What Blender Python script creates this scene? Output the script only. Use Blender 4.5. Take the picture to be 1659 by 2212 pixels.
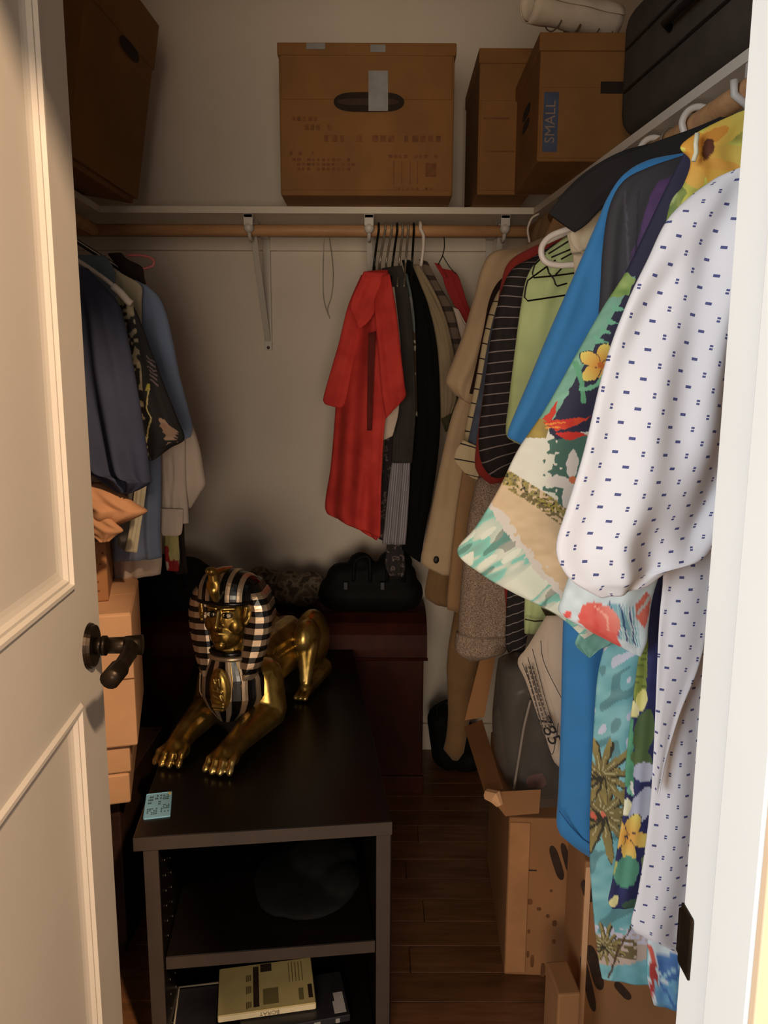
import bpy, bmesh, math, random
import numpy as np
from mathutils import Vector, Matrix

for _o in list(bpy.data.objects):
    bpy.data.objects.remove(_o)
SC = bpy.context.scene
COL = SC.collection
R = math.radians

# ---------------------------------------------------------------- camera
CAMH, FPX, PITCH, ROLL = 1.30, 1640.0, R(9.3), R(0.235)
cam_d = bpy.data.cameras.new('camera')
cam = bpy.data.objects.new('camera', cam_d)
COL.objects.link(cam)
cam_d.sensor_fit = 'VERTICAL'
cam_d.sensor_height = 36.0
cam_d.lens = FPX / 2212.0 * 36.0
cam_d.clip_start = 0.02
CM = (Matrix.Translation((0, 0, CAMH)) @ Matrix.Rotation(R(90) - PITCH, 4, 'X') @ Matrix.Rotation(ROLL, 4, 'Z'))
cam.matrix_world = CM
SC.camera = cam

# ---------------------------------------------------------------- light
W = bpy.data.worlds.new('world')
SC.world = W
W.use_nodes = True
W.node_tree.nodes['Background'].inputs[0].default_value = (0.80, 0.82, 0.86, 1)
W.node_tree.nodes['Background'].inputs[1].default_value = 0.30


def light(name, kind, loc, energy, color, target=None, size=0.1, size_y=None):
    d = bpy.data.lights.new(name, kind)
    d.energy = energy
    d.color = color
    if kind == 'AREA':
        d.shape = 'RECTANGLE'
        d.size = size
        d.size_y = size_y or size
    else:
        d.shadow_soft_size = size
    o = bpy.data.objects.new(name, d)
    COL.objects.link(o)
    o.location = loc
    if target:
        o.rotation_euler = (Vector(target) - Vector(loc)).to_track_quat('-Z', 'Y').to_euler()
    return o


# the ceiling lamp of the room in front of the closet, its window, and an added fill
light('room_lamp', 'POINT', (0.82, -0.70, 2.69), 265, (1.0, 0.70, 0.45), size=0.07)
light('window_daylight', 'AREA', (-1.9, -1.2, 1.45), 74, (0.80, 0.90, 1.0), (0.5, 1.0, 1.1), 1.2, 1.4)
light('low_rear_fill', 'AREA', (-0.2, -2.3, 1.0), 62, (1.0, 0.82, 0.62), (0.0, 2.0, 1.3), 1.5, 1.0)  # added fill with no known source, lifts the deep closet from behind the camera

SC.view_settings.view_transform = 'Standard'
SC.view_settings.look = 'None'
SC.view_settings.gamma = 1
SC.view_settings.exposure = 0.0
SC.view_settings.use_curve_mapping = False


# ---------------------------------------------------------------- picture -> world helpers
RM = CM.to_3x3()


def ray(px, py):
    return RM @ Vector(((px - 829.5) / FPX, -(py - 1106.0) / FPX, -1.0))


def P(px, py, d):
    r = ray(px, py)
    t = d / r.y
    return Vector((r.x * t, d, CAMH + r.z * t))


def PZ(px, py, z):
    r = ray(px, py)
    t = (z - CAMH) / r.z
    return Vector((r.x * t, r.y * t, z))


def px_of(v):
    q = CM.inverted() @ Vector(v)
    return 829.5 + q.x / -q.z * FPX, 1106.0 - q.y / -q.z * FPX


def PX(px, py, x):
    r = ray(px, py)
    t = x / r.x
    return Vector((x, r.y * t, CAMH + r.z * t))


# ---------------------------------------------------------------- colour and materials
def lin(v):
    v = v / 255.0
    return v / 12.92 if v <= 0.04045 else ((v + 0.055) / 1.055) ** 2.4


def c(r, g, b):
    return (lin(r), lin(g), lin(b), 1.0)


def linarr(a):
    a = np.clip(a, 0, 255) / 255.0
    return np.where(a <= 0.04045, a / 12.92, ((a + 0.055) / 1.055) ** 2.4)


class NT:
    def __init__(s, name):
        s.m = bpy.data.materials.new(name)
        s.m.use_nodes = True
        s.t = s.m.node_tree
        s.b = s.t.nodes['Principled BSDF']

    def n(s, typ, **kw):
        nd = s.t.nodes.new(typ)
        for k, v in kw.items():
            setattr(nd, k, v)
        return nd

    def put(s, inp, v):
        if hasattr(v, 'is_linked') or hasattr(v, 'links'):
            s.t.links.new(v, inp)
        else:
            inp.default_value = v

    def math(s, op, a, b=0.0, c_=None):
        nd = s.n('ShaderNodeMath', operation=op)
        s.put(nd.inputs[0], a)
        s.put(nd.inputs[1], b)
        if c_ is not None:
            s.put(nd.inputs[2], c_)
        return nd.outputs[0]

    def mix(s, f, a, b):
        nd = s.n('ShaderNodeMix', data_type='RGBA')
        s.put(nd.inputs[0], f)
        s.put(nd.inputs[6], a)
        s.put(nd.inputs[7], b)
        return nd.outputs[2]

    def noise(s, scale, detail=3, rough=0.5, vec=None, out=0):
        nd = s.n('ShaderNodeTexNoise')
        nd.inputs['Scale'].default_value = scale
        nd.inputs['Detail'].default_value = detail
        nd.inputs['Roughness'].default_value = rough
        if vec is not None:
            s.t.links.new(vec, nd.inputs['Vector'])
        else:
            s.t.links.new(s.coord('Object'), nd.inputs['Vector'])
        return nd.outputs[out]

    def coord(s, which):
        return s.n('ShaderNodeTexCoord').outputs[which]

    def ramp(s, f, stops):
        nd = s.n('ShaderNodeValToRGB')
        s.t.links.new(f, nd.inputs[0])
        el = nd.color_ramp.elements
        while len(el) < len(stops):
            el.new(0.5)
        for e, (p, col) in zip(el, stops):
            e.position = p
            e.color = col
        return nd.outputs[0]

    def bump(s, h, strength=0.2, dist=0.002):
        nd = s.n('ShaderNodeBump')
        nd.inputs['Strength'].default_value = strength
        nd.inputs['Distance'].default_value = dist
        s.t.links.new(h, nd.inputs['Height'])
        s.t.links.new(nd.outputs[0], s.b.inputs['Normal'])

    def base(s, v):
        s.put(s.b.inputs['Base Color'], v)

    def set(s, **kw):
        for k, v in kw.items():
            s.b.inputs[k.replace('_', ' ')].default_value = v
        return s


_mats = {}


def plain(name, col, rough=0.6, metal=0.0, var=0.12, vscale=14, bump=0.0, bscale=60, **kw):
    if name in _mats:
        return _mats[name]
    t = NT(name)
    dark = tuple(x * (1 - var) for x in col[:3]) + (1,)
    lite = tuple(min(1, x * (1 + var)) for x in col[:3]) + (1,)
    t.base(t.ramp(t.noise(vscale), [(0.35, dark), (0.65, lite)]))
    t.set(Roughness=rough, Metallic=metal)
    t.set(**kw)
    if bump:
        t.bump(t.noise(bscale, 4), bump, 0.002)
    _mats[name] = t.m
    return t.m


def fabric(name, col, var=0.10, rough=0.85, weave=700, sheen=0.15):
    if name in _mats:
        return _mats[name]
    t = NT(name)
    dark = tuple(x * (1 - var) for x in col[:3]) + (1,)
    lite = tuple(min(1, x * (1 + var)) for x in col[:3]) + (1,)
    t.base(t.ramp(t.noise(22, 4), [(0.3, dark), (0.7, lite)]))
    t.set(Roughness=rough)
    t.b.inputs['Sheen Weight'].default_value = sheen if max(col[:3]) > 0.12 else 0.0
    t.b.inputs['Specular IOR Level'].default_value = 0.5 if max(col[:3]) > 0.12 else 0.2
    t.bump(t.noise(weave, 1), 0.15, 0.0006)
    _mats[name] = t.m
    return t.m


def uvxy(t):
    sp = t.n('ShaderNodeSeparateXYZ')
    t.t.links.new(t.coord('UV'), sp.inputs[0])
    return sp.outputs[0], sp.outputs[1]


def band(t, v, period, width):
    """1 where the coordinate falls in a thin band of each period"""
    f = t.math('FRACT', t.math('DIVIDE', v, period))
    return t.math('LESS_THAN', f, width / period)


def striped(name, base_c, line_c, period, width, ax=1.0, ay=0.0, line2=None):
    t = NT(name)
    u, v = uvxy(t)
    s = t.math('ADD', t.math('MULTIPLY', u, ax), t.math('MULTIPLY', v, ay))
    wob = t.math('MULTIPLY', t.noise(9), 0.006)
    s = t.math('ADD', s, wob)
    col = t.mix(band(t, s, period, width), base_c, line_c)
    if line2:
        s2 = t.math('ADD', t.math('MULTIPLY', v, ax), t.math('MULTIPLY', u, -ay))
        col = t.mix(t.math('MULTIPLY', band(t, s2, period, width), 0.6), col, line2)
    t.base(col)
    t.set(Roughness=0.85)
    t.bump(t.noise(600, 1), 0.12, 0.0006)
    return t.m


def dotted(name, base_c, dot_c, sx, sy, w, h):
    t = NT(name)
    u, v = uvxy(t)
    y = t.math('DIVIDE', v, sy)
    row = t.math('FLOOR', y)
    odd = t.math('MODULO', row, 2.0)
    x = t.math('ADD', t.math('DIVIDE', u, sx), t.math('MULTIPLY', odd, 0.5))
    colp = t.math('FLOOR', x)
    fx = t.math('ABSOLUTE', t.math('MULTIPLY', t.math('SUBTRACT', t.math('FRACT', x), 0.5), sx))
    fy = t.math('ABSOLUTE', t.math('MULTIPLY', t.math('SUBTRACT', t.math('FRACT', y), 0.5), sy))
    par = t.math('MODULO', t.math('ADD', t.math('ADD', row, colp), 400.0), 2.0)
    hw = t.math('ADD', w / 2, t.math('MULTIPLY', par, (h - w) / 2))
    hh = t.math('ADD', h / 2, t.math('MULTIPLY', par, (w - h) / 2))
    m = t.math('MULTIPLY', t.math('LESS_THAN', fx, hw), t.math('LESS_THAN', fy, hh))
    notch = t.math('GREATER_THAN', t.math('ADD', t.math('FRACT', t.math('MULTIPLY', fy, 330.0)), t.math('MULTIPLY', par, 2.0)), 0.18)
    m = t.math('MULTIPLY', m, notch)
    t.base(t.mix(m, base_c, dot_c))
    t.set(Roughness=0.75)
    t.bump(t.noise(700, 1), 0.1, 0.0005)
    return t.m


def heather(name, a, b, scale=420):
    t = NT(name)
    nd = t.noise(scale, 2, 0.7)
    t.base(t.ramp(nd, [(0.42, a), (0.58, b)]))
    t.set(Roughness=0.95)
    t.bump(t.noise(380, 2), 0.5, 0.002)
    return t.m


def painted(name='printed_cloth', rough=0.75):
    if name in _mats:
        return _mats[name]
    t = NT(name)
    a = t.n('ShaderNodeAttribute')
    a.attribute_name = 'Print'
    t.base(a.outputs['Color'])
    t.set(Roughness=rough)
    t.bump(t.noise(650, 1), 0.12, 0.0006)
    _mats[name] = t.m
    return t.m


# ---------------------------------------------------------------- object helpers
def thing(name, label, cat, loc=(0, 0, 0), group=None, rotz=0.0):
    o = bpy.data.objects.new(name, None)
    o.empty_display_size = 0.05
    COL.objects.link(o)
    o.location = loc
    o.rotation_euler = (0, 0, rotz)
    tag(o, label, cat, group)
    return o


def tag(o, label=None, cat=None, group=None, kind=None):
    if label:
        o['label'] = label
    if cat:
        o['category'] = cat
    if group:
        o['group'] = group
    if kind:
        o['kind'] = kind
    return o


def wloc(o):
    m = Matrix.Identity(4)
    while o is not None:
        m = Matrix.LocRotScale(o.location, o.rotation_euler, None) @ m
        o = o.parent
    return m


def link(name, me, mat=None, parent=None, local=False, smooth=False, label=None):
    """link mesh data as one object; world-space vertices unless local"""
    if mat is not None and len(me.materials) == 0:
        me.materials.append(mat)
    if parent is not None and not local:
        me.transform(wloc(parent).inverted())
    if smooth:
        me.polygons.foreach_set('use_smooth', [True] * len(me.polygons))
    o = bpy.data.objects.new(name, me)
    COL.objects.link(o)
    o.parent = parent
    if label:
        o['label'] = label
    return o


def center_origin(o):
    """move a top-level mesh's origin to the base of its box"""
    co = [v.co for v in o.data.vertices]
    ctr = Vector(((min(v.x for v in co) + max(v.x for v in co)) / 2, (min(v.y for v in co) + max(v.y for v in co)) / 2, min(v.z for v in co)))
    o.data.transform(Matrix.Translation(-ctr))
    o.location = ctr
    return o


def bm_new():
    return bmesh.new()


def bm_mesh(bm, name):
    bmesh.ops.recalc_face_normals(bm, faces=bm.faces[:])
    me = bpy.data.meshes.new(name)
    bm.to_mesh(me)
    bm.free()
    return me


def bx(bm, lo, hi, bevel=0.0, seg=2, M=None):
    """axis box lo..hi, optionally bevelled, optionally transformed"""
    lo, hi = Vector(lo), Vector(hi)
    r = bmesh.ops.create_cube(bm, size=1.0)
    vs = r['verts']
    for v in vs:
        v.co = Vector((lo.x + (v.co.x + .5) * (hi.x - lo.x), lo.y + (v.co.y + .5) * (hi.y - lo.y), lo.z + (v.co.z + .5) * (hi.z - lo.z)))
    if bevel:
        es = list({e for v in vs for e in v.link_edges})
        rb = bmesh.ops.bevel(bm, geom=es, offset=bevel, segments=seg, affect='EDGES', profile=0.5)
        vs = list({v for f in rb['faces'] for v in f.verts} | {v for v in vs if v.is_valid})
    if M is not None:
        for v in vs:
            v.co = M @ v.co
    return vs


def box(name, lo, hi, mat, parent=None, bevel=0.0, seg=2, M=None, local=False, label=None):
    bm = bm_new()
    bx(bm, lo, hi, bevel, seg, M)
    return link(name, bm_mesh(bm, name), mat, parent, local, label=label)


def tube_into(bm, pts, r, n=8, closed=False, cap=True):
    pts = [Vector(p) for p in pts]
    k = len(pts)
    rad = r if isinstance(r, (list, tuple)) else [r] * k
    rings = []
    up = Vector((0.13, 0.21, 0.97)).normalized()
    prev = None
    for i, p in enumerate(pts):
        if closed:
            t = (pts[(i + 1) % k] - pts[i - 1]).normalized()
        else:
            t = (pts[min(i + 1, k - 1)] - pts[max(i - 1, 0)]).normalized()
        a = prev if prev is not None else (up if abs(t.dot(up)) < 0.9 else Vector((1, 0, 0)))
        a = (a - t * a.dot(t)).normalized()
        prev = a
        b = t.cross(a)
        rings.append([bm.verts.new(p + (a * math.cos(2 * math.pi * j / n) + b * math.sin(2 * math.pi * j / n)) * rad[i]) for j in range(n)])
    m = k if closed else k - 1
    for i in range(m):
        A, B = rings[i], rings[(i + 1) % k]
        for j in range(n):
            bm.faces.new((A[j], A[(j + 1) % n], B[(j + 1) % n], B[j]))
    if cap and not closed:
        bm.faces.new(rings[0][::-1])
        bm.faces.new(rings[-1])


def tube(name, pts, r, mat, parent=None, n=8, closed=False, local=False, label=None):
    bm = bm_new()
    tube_into(bm, pts, r, n, closed)
    return link(name, bm_mesh(bm, name), mat, parent, local, smooth=True, label=label)


def smoothpath(pts, n=8):
    """Catmull-Rom through points"""
    pts = [Vector(p) for p in pts]
    q = [pts[0] * 2 - pts[1]] + pts + [pts[-1] * 2 - pts[-2]]
    out = []
    for i in range(1, len(q) - 2):
        for k in range(n):
            t = k / n
            a, b, c_, d = q[i - 1], q[i], q[i + 1], q[i + 2]
            out.append(0.5 * ((2 * b) + (c_ - a) * t + (2 * a - 5 * b + 4 * c_ - d) * t * t + (3 * b - a - 3 * c_ + d) * t ** 3))
    out.append(pts[-1])
    return out


def text_mesh(s, size, M, depth=0.0004):
    cu = bpy.data.curves.new('t', 'FONT')
    cu.body = s
    cu.size = size
    cu.extrude = depth
    cu.align_x = 'CENTER'
    cu.align_y = 'CENTER'
    cu.resolution_u = 3
    o = bpy.data.objects.new('t', cu)
    COL.objects.link(o)
    dg = bpy.context.evaluated_depsgraph_get()
    me = bpy.data.meshes.new_from_object(o.evaluated_get(dg))
    bpy.data.objects.remove(o)
    bpy.data.curves.remove(cu)
    me.transform(M)
    me.materials.clear()
    return me


def frame_M(origin, xdir, ydir):
    """matrix whose x,y axes lie along the given directions, z = x cross y"""
    x = Vector(xdir).normalized()
    y = Vector(ydir)
    y = (y - x * y.dot(x)).normalized()
    z = x.cross(y)
    M = Matrix(((x.x, y.x, z.x, 0), (x.y, y.y, z.y, 0), (x.z, y.z, z.z, 0), (0, 0, 0, 1)))
    return Matrix.Translation(origin) @ M


# ---------------------------------------------------------------- cloth
_rs = np.random.RandomState(7)
_NZ = _rs.rand(64, 64)


def vnoise(x, y):
    x = np.asarray(x, float)
    y = np.asarray(y, float)
    xi, yi = np.floor(x).astype(int), np.floor(y).astype(int)
    fx, fy = x - xi, y - yi
    fx = fx * fx * (3 - 2 * fx)
    fy = fy * fy * (3 - 2 * fy)
    g = lambda a, b: _NZ[a % 64, b % 64]
    return (g(xi, yi) * (1 - fx) + g(xi + 1, yi) * fx) * (1 - fy) + (g(xi, yi + 1) * (1 - fx) + g(xi + 1, yi + 1) * fx) * fy


def catmull(rows, t):
    """rows (k,m), t float indices -> interpolated"""
    k = len(rows)
    q = np.vstack([2 * rows[0] - rows[1], rows, 2 * rows[-1] - rows[-2]])
    i = np.clip(np.floor(t).astype(int), 0, k - 2)
    f = (t - i)[:, None]
    a, b, c_, d = q[i], q[i + 1], q[i + 2], q[i + 3]
    return 0.5 * (2 * b + (c_ - a) * f + (2 * a - 5 * b + 4 * c_ - d) * f ** 2 + (3 * b - a - 3 * c_ + d) * f ** 3)


_fold_seed = [0]


def cloth(name, rows, d, mat, parent, thick=0.018, fold=0.007, k=1.7, nr=44, nc=28, paint=None, lin_rows=False, ramp=0.25, slant=0.0, wr=0.0025, label=None):
    """a hanging piece of cloth: a closed, padded, folded sheet whose left and right edges are given row by row.
    Each row: lx, ly, rx, ry[, depth_l, depth_r] (picture points at a stated distance from the camera)"""
    _fold_seed[0] += 1
    ph = _fold_seed[0] * 1.7
    rw = np.array([list(r) + [d, d] if len(r) == 4 else list(r) for r in rows], float)
    mid = (rw[:, 0:2] + rw[:, 2:4]) / 2
    step = np.linalg.norm(np.diff(rw[:, 0:2], axis=0), axis=1) + np.linalg.norm(np.diff(rw[:, 2:4], axis=0), axis=1) + 1e-3
    cum = np.concatenate([[0], np.cumsum(step)])
    tt = np.interp(np.linspace(0, cum[-1], nr + 1), cum, np.arange(len(rw)))
    if lin_rows:
        ri = np.stack([np.interp(tt, np.arange(len(rw)), rw[:, j]) for j in range(6)], 1)
    else:
        ri = catmull(rw, tt)
    u = np.linspace(0, 1, nc + 1)
    PXY = ri[:, None, 0:2] * (1 - u)[None, :, None] + ri[:, None, 2:4] * u[None, :, None]
    D = ri[:, None, 4] * (1 - u)[None, :] + ri[:, None, 5] * u[None, :]
    x = (PXY[..., 0] - 829.5) / FPX
    y = -(PXY[..., 1] - 1106.0) / FPX
    m = np.array(RM)
    rx = m[0, 0] * x + m[0, 1] * y - m[0, 2]
    ry = m[1, 0] * x + m[1, 1] * y - m[1, 2]
    rz = m[2, 0] * x + m[2, 1] * y - m[2, 2]
    t = D / ry
    X, Y, Z = rx * t, D.copy(), CAMH + rz * t
    v = np.linspace(0, 1, nr + 1)[:, None] * np.ones_like(X)
    U = np.ones_like(X) * u[None, :]
    wid = np.sqrt((X[:, -1] - X[:, 0]) ** 2 + (Y[:, -1] - Y[:, 0]) ** 2 + (Z[:, -1] - Z[:, 0]) ** 2)
    s = 2 * U - 1
    bul = thick * (0.12 + 0.88 * np.sqrt(np.clip(1 - s * s, 0, 1)))
    bul = bul * np.clip(wid / 0.12, 0.25, 1)[:, None]
    rmp = np.clip(v / max(ramp, 1e-3), 0, 1)
    edge = np.clip(4 * U * (1 - U) * 1.6, 0, 1)
    wp = (vnoise(U * 2.2 + ph, v * 2.4 + ph) - .5) * .9
    w_ = np.sin(2 * math.pi * (k * U + slant * v + wp) + ph + 1.1 * np.sin(2.2 * v + ph)) + 0.45 * np.sin(2 * math.pi * (1.9 * k * U - 0.4 * v) + 2.1 * ph)
    fd = fold * w_ * rmp * edge * np.clip(wid / 0.22, 0.25, 1)[:, None]
    fd = fd + wr * 2 * (vnoise(X * 26 + ph, Z * 17 + ph) - 0.5) * edge
    F = np.stack([X, Y - bul - fd, Z], -1).reshape(-1, 3)
    B = np.stack([X, Y + bul * 0.8 - fd, Z], -1).reshape(-1, 3)
    nv = len(F)
    vid = np.arange(nv).reshape(nr + 1, nc + 1)
    a, b, c_, e = vid[:-1, :-1].ravel(), vid[:-1, 1:].ravel(), vid[1:, 1:].ravel(), vid[1:, :-1].ravel()
    fq = np.stack([a, e, c_, b], 1)
    bq = np.stack([a, b, c_, e], 1) + nv
    L, Rr = vid[:, 0], vid[:, -1]
    ls = np.stack([L[:-1], L[:-1] + nv, L[1:] + nv, L[1:]], 1)
    rs = np.stack([Rr[:-1], Rr[1:], Rr[1:] + nv, Rr[:-1] + nv], 1)
    T, Bt = vid[0], vid[-1]
    ts = np.stack([T[:-1], T[1:], T[1:] + nv, T[:-1] + nv], 1)
    bs = np.stack([Bt[:-1], Bt[:-1] + nv, Bt[1:] + nv, Bt[1:]], 1)
    faces = np.vstack([fq, bq, ls, rs, ts, bs])
    verts = np.vstack([F, B])
    me = bpy.data.meshes.new(name)
    me.vertices.add(len(verts))
    me.vertices.foreach_set('co', verts.ravel())
    me.loops.add(faces.size)
    me.loops.foreach_set('vertex_index', faces.ravel())
    me.polygons.add(len(faces))
    me.polygons.foreach_set('loop_start', np.arange(0, faces.size, 4))
    me.polygons.foreach_set('loop_total', np.full(len(faces), 4))
    me.update(calc_edges=True)
    # surface coordinates in metres, for the woven and printed patterns
    mw = float(np.mean(wid))
    ln = np.concatenate([[0], np.cumsum(np.sqrt(np.diff(X.mean(1)) ** 2 + np.diff(Z.mean(1)) ** 2))])
    UVg = np.stack([(U - 0.5) * np.maximum(wid, mw * 0.6)[:, None] + 5.0, ln[:, None] * np.ones_like(U) + 5.0], -1).reshape(-1, 2)
    UV2 = np.vstack([UVg, UVg])
    ul = me.uv_layers.new(name='UVMap')
    ul.data.foreach_set('uv', UV2[faces.ravel()].ravel())
    if paint is not None:
        colr = linarr(paint(PXY.reshape(-1, 2)))
        colr = np.hstack([colr, np.ones((nv, 1))])
        at = me.color_attributes.new(name='Print', type='FLOAT_COLOR', domain='POINT')
        at.data.foreach_set('color', np.vstack([colr, colr]).ravel())
    return link(name, me, mat, parent, smooth=True, label=label)


# ---- printing: layered shapes evaluated per vertex
def in_poly(p, poly):
    x, y = p[:, 0], p[:, 1]
    ins = np.zeros(len(p), bool)
    n = len(poly)
    for i in range(n):
        x1, y1 = poly[i]
        x2, y2 = poly[(i + 1) % n]
        cnd = ((y1 > y) != (y2 > y)) & (x < (x2 - x1) * (y - y1) / (y2 - y1 + 1e-9) + x1)
        ins ^= cnd
    return ins


class Print:
    def __init__(s, base):
        s.base = np.array(base, float)
        s.ops = []

    def poly(s, pts, col, col2=None):
        s.ops.append(('p', pts, np.array(col, float), None if col2 is None else np.array(col2, float)))
        return s

    def ell(s, cx, cy, rx, ry, ang, col, col2=None):
        s.ops.append(('e', (cx, cy, rx, ry, R(ang)), np.array(col, float), None if col2 is None else np.array(col2, float)))
        return s

    def line(s, pts, w, col):
        s.ops.append(('l', (pts, w), np.array(col, float), None))
        return s

    def fn(s, f):
        s.ops.append(('f', f, None, None))
        return s

    def petals(s, cx, cy, n, ln, wd, a0, col, col2):
        for i in range(n):
            a = a0 + 360.0 * i / n
            ux, uy = math.cos(R(a)), math.sin(R(a))
            s.ell(cx + ux * ln * .56, cy + uy * ln * .56, ln * .53, wd + 1.5, a, (38, 36, 60))
            s.ell(cx + ux * ln * .56, cy + uy * ln * .56, ln * .50, wd, a, col, col2)
        return s

    def __call__(s, p):
        out = np.ones((len(p), 3)) * s.base
        wob = np.stack([vnoise(p[:, 0] / 9, p[:, 1] / 9) - .5, vnoise(p[:, 0] / 9 + 31, p[:, 1] / 9 + 17) - .5], 1) * 4
        for typ, g, col, col2 in s.ops:
            if typ == 'f':
                out = g(p, out)
                continue
            q = p + wob
            if typ == 'p':
                m = in_poly(q, g)
                cx, cy = np.mean([a for a, _ in g]), np.mean([b for _, b in g])
                f = vnoise(q[:, 0] / 14 + cx, q[:, 1] / 14 + cy)
            elif typ == 'e':
                cx, cy, rx, ry, an = g
                dx, dy = q[:, 0] - cx, q[:, 1] - cy
                a = (dx * math.cos(an) + dy * math.sin(an)) / rx
                b = (-dx * math.sin(an) + dy * math.cos(an)) / ry
                m = a * a + b * b < 1
                f = np.clip((a + 1) / 2, 0, 1)
            else:
                pts, w = g
                dd = np.full(len(q), 1e9)
                for (x1, y1), (x2, y2) in zip(pts[:-1], pts[1:]):
                    vx, vy = x2 - x1, y2 - y1
                    tt = np.clip(((q[:, 0] - x1) * vx + (q[:, 1] - y1) * vy) / (vx * vx + vy * vy + 1e-9), 0, 1)
                    dd = np.minimum(dd, np.hypot(q[:, 0] - x1 - tt * vx, q[:, 1] - y1 - tt * vy))
                m = dd < w / 2
                f = np.zeros(len(q))
            if col2 is None:
                out[m] = col
            else:
                f = f[m][:, None]
                out[m] = col2 * (1 - f) + col * f
        return out


# ---------------------------------------------------------------- organic blobs
def blob(name, prims, voxel, mat, parent, smooth=6, label=None):
    bm = bm_new()

    def ball(cn, rad, sub=2):
        bmesh.ops.create_icosphere(bm, subdivisions=sub, radius=1.0, matrix=Matrix.Translation(cn) @ Matrix.Diagonal((*rad, 1)))
    for p in prims:
        if p[0] == 'e':
            ball(Vector(p[1]), p[2], 3)
        else:
            a, ra, b, rb = Vector(p[1]), p[2], Vector(p[3]), p[4]
            n = max(3, int((b - a).length / (min(ra, rb) * 0.18)) + 1)
            for i in range(n + 1):
                t = i / n
                r = ra + (rb - ra) * t
                ball(a.lerp(b, t), (r, r, r))
    me = bpy.data.meshes.new(name)
    bm.to_mesh(me)
    bm.free()
    o = bpy.data.objects.new('tmp', me)
    COL.objects.link(o)
    m = o.modifiers.new('r', 'REMESH')
    m.mode = 'VOXEL'
    m.voxel_size = voxel
    s = o.modifiers.new('s', 'SMOOTH')
    s.factor = 0.5
    s.iterations = smooth
    dg = bpy.context.evaluated_depsgraph_get()
    out = bpy.data.meshes.new_from_object(o.evaluated_get(dg))
    bpy.data.objects.remove(o)
    bpy.data.meshes.remove(me)
    out.name = name
    out.materials.clear()
    return link(name, out, mat, parent, local=True, smooth=True, label=label)

# ================================================================ the setting
M_wall = plain('wall_paint', c(222, 210, 194), 0.85, var=0.03, vscale=3, bump=0.12, bscale=160)
M_ceil = plain('ceiling_paint', c(205, 190, 168), 0.9, var=0.03, vscale=3, bump=0.1, bscale=120)
M_room = plain('room_wall_paint', c(226, 196, 160), 0.85, var=0.03, vscale=3)
M_white = plain('white_gloss_paint', c(238, 237, 230), 0.42, var=0.02, vscale=4, bump=0.04, bscale=40)
M_door = plain('door_paint', c(224, 214, 200), 0.45, var=0.02, vscale=4, bump=0.03, bscale=30)
M_shelf = plain('shelf_white', c(214, 203, 186), 0.5, var=0.03, vscale=6)
M_bronze = plain('oil_rubbed_bronze', c(46, 36, 26), 0.38, 0.75, var=0.3, vscale=40)
M_black = plain('black_metal', c(22, 20, 20), 0.5, 0.3)


def wood(name, a, b, sc=(1, 14, 14), rough=0.45, bump=0.1):
    t = NT(name)
    mp = t.n('ShaderNodeMapping')
    mp.inputs['Scale'].default_value = sc
    t.t.links.new(t.coord('Object'), mp.inputs[0])
    oi = t.n('ShaderNodeObjectInfo')
    ad = t.n('ShaderNodeVectorMath', operation='ADD')
    t.t.links.new(mp.outputs[0], ad.inputs[0])
    t.t.links.new(t.math('MULTIPLY', oi.outputs['Random'], 37.0), ad.inputs[1])
    nz = t.noise(6, 5, 0.6, ad.outputs[0])
    col = t.ramp(nz, [(0.25, a), (0.75, b)])
    tone = t.math('ADD', 0.78, t.math('MULTIPLY', oi.outputs['Random'], 0.44))
    hs = t.n('ShaderNodeHueSaturation')
    t.t.links.new(tone, hs.inputs['Value'])
    t.t.links.new(col, hs.inputs['Color'])
    t.base(hs.outputs[0])
    t.set(Roughness=rough)
    t.bump(nz, bump, 0.001)
    return t.m


M_plank = wood('hardwood_floor', c(88, 56, 34), c(132, 90, 58), (1.2, 9, 9), 0.34)
M_rod = wood('rod_wood', c(166, 120, 80), c(200, 154, 108), (1, 9, 9), 0.55)
YB = 2.60          # back wall
XL = -1.13         # left wall
ZC = 2.62          # ceiling


def xr(y):         # right wall is not square to the back wall
    return 1.015 - 0.12 * y


def struct(o):
    o['kind'] = 'structure'
    return o


def prism(name, poly, z0, z1, mat, parent=None):
    bm = bm_new()
    a = [bm.verts.new((x, y, z0)) for x, y in poly]
    b = [bm.verts.new((x, y, z1)) for x, y in poly]
    n = len(poly)
    bm.faces.new(a[::-1])
    bm.faces.new(b)
    for i in range(n):
        bm.faces.new((a[i], a[(i + 1) % n], b[(i + 1) % n], b[i]))
    return link(name, bm_mesh(bm, name), mat, parent)


struct(prism('wall_back', [(XL - .1, YB), (xr(YB) + .1, YB), (xr(YB) + .1, YB + .1), (XL - .1, YB + .1)], 0, ZC, M_wall))
struct(prism('wall_left', [(XL - .1, .36), (XL, .36), (XL, YB), (XL - .1, YB)], 0, ZC, M_wall))
struct(prism('wall_right', [(xr(.40), .40), (xr(.40) + .1, .40), (xr(YB) + .1, YB), (xr(YB), YB)], 0, ZC, M_wall))
struct(prism('ceiling', [(XL - .1, .36), (xr(.36) + .1, .36), (xr(YB) + .1, YB + .1), (XL - .1, YB + .1)], ZC, ZC + .06, M_ceil))
# front wall around the doorway: two sides and a header, one wall
DX0, DX1, DZ = -0.425, 0.2065, 2.03
bm = bm_new()
bx(bm, (-2.6, .365, 0), (DX0 - .02, .465, 2.62))
bx(bm, (DX1 + .02, .365, 0), (1.9, .465, 2.62))
bx(bm, (DX0 - .02, .365, DZ + .02), (DX1 + .02, .465, 2.62))
struct(link('wall_front', bm_mesh(bm, 'wall_front'), M_room))

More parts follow.
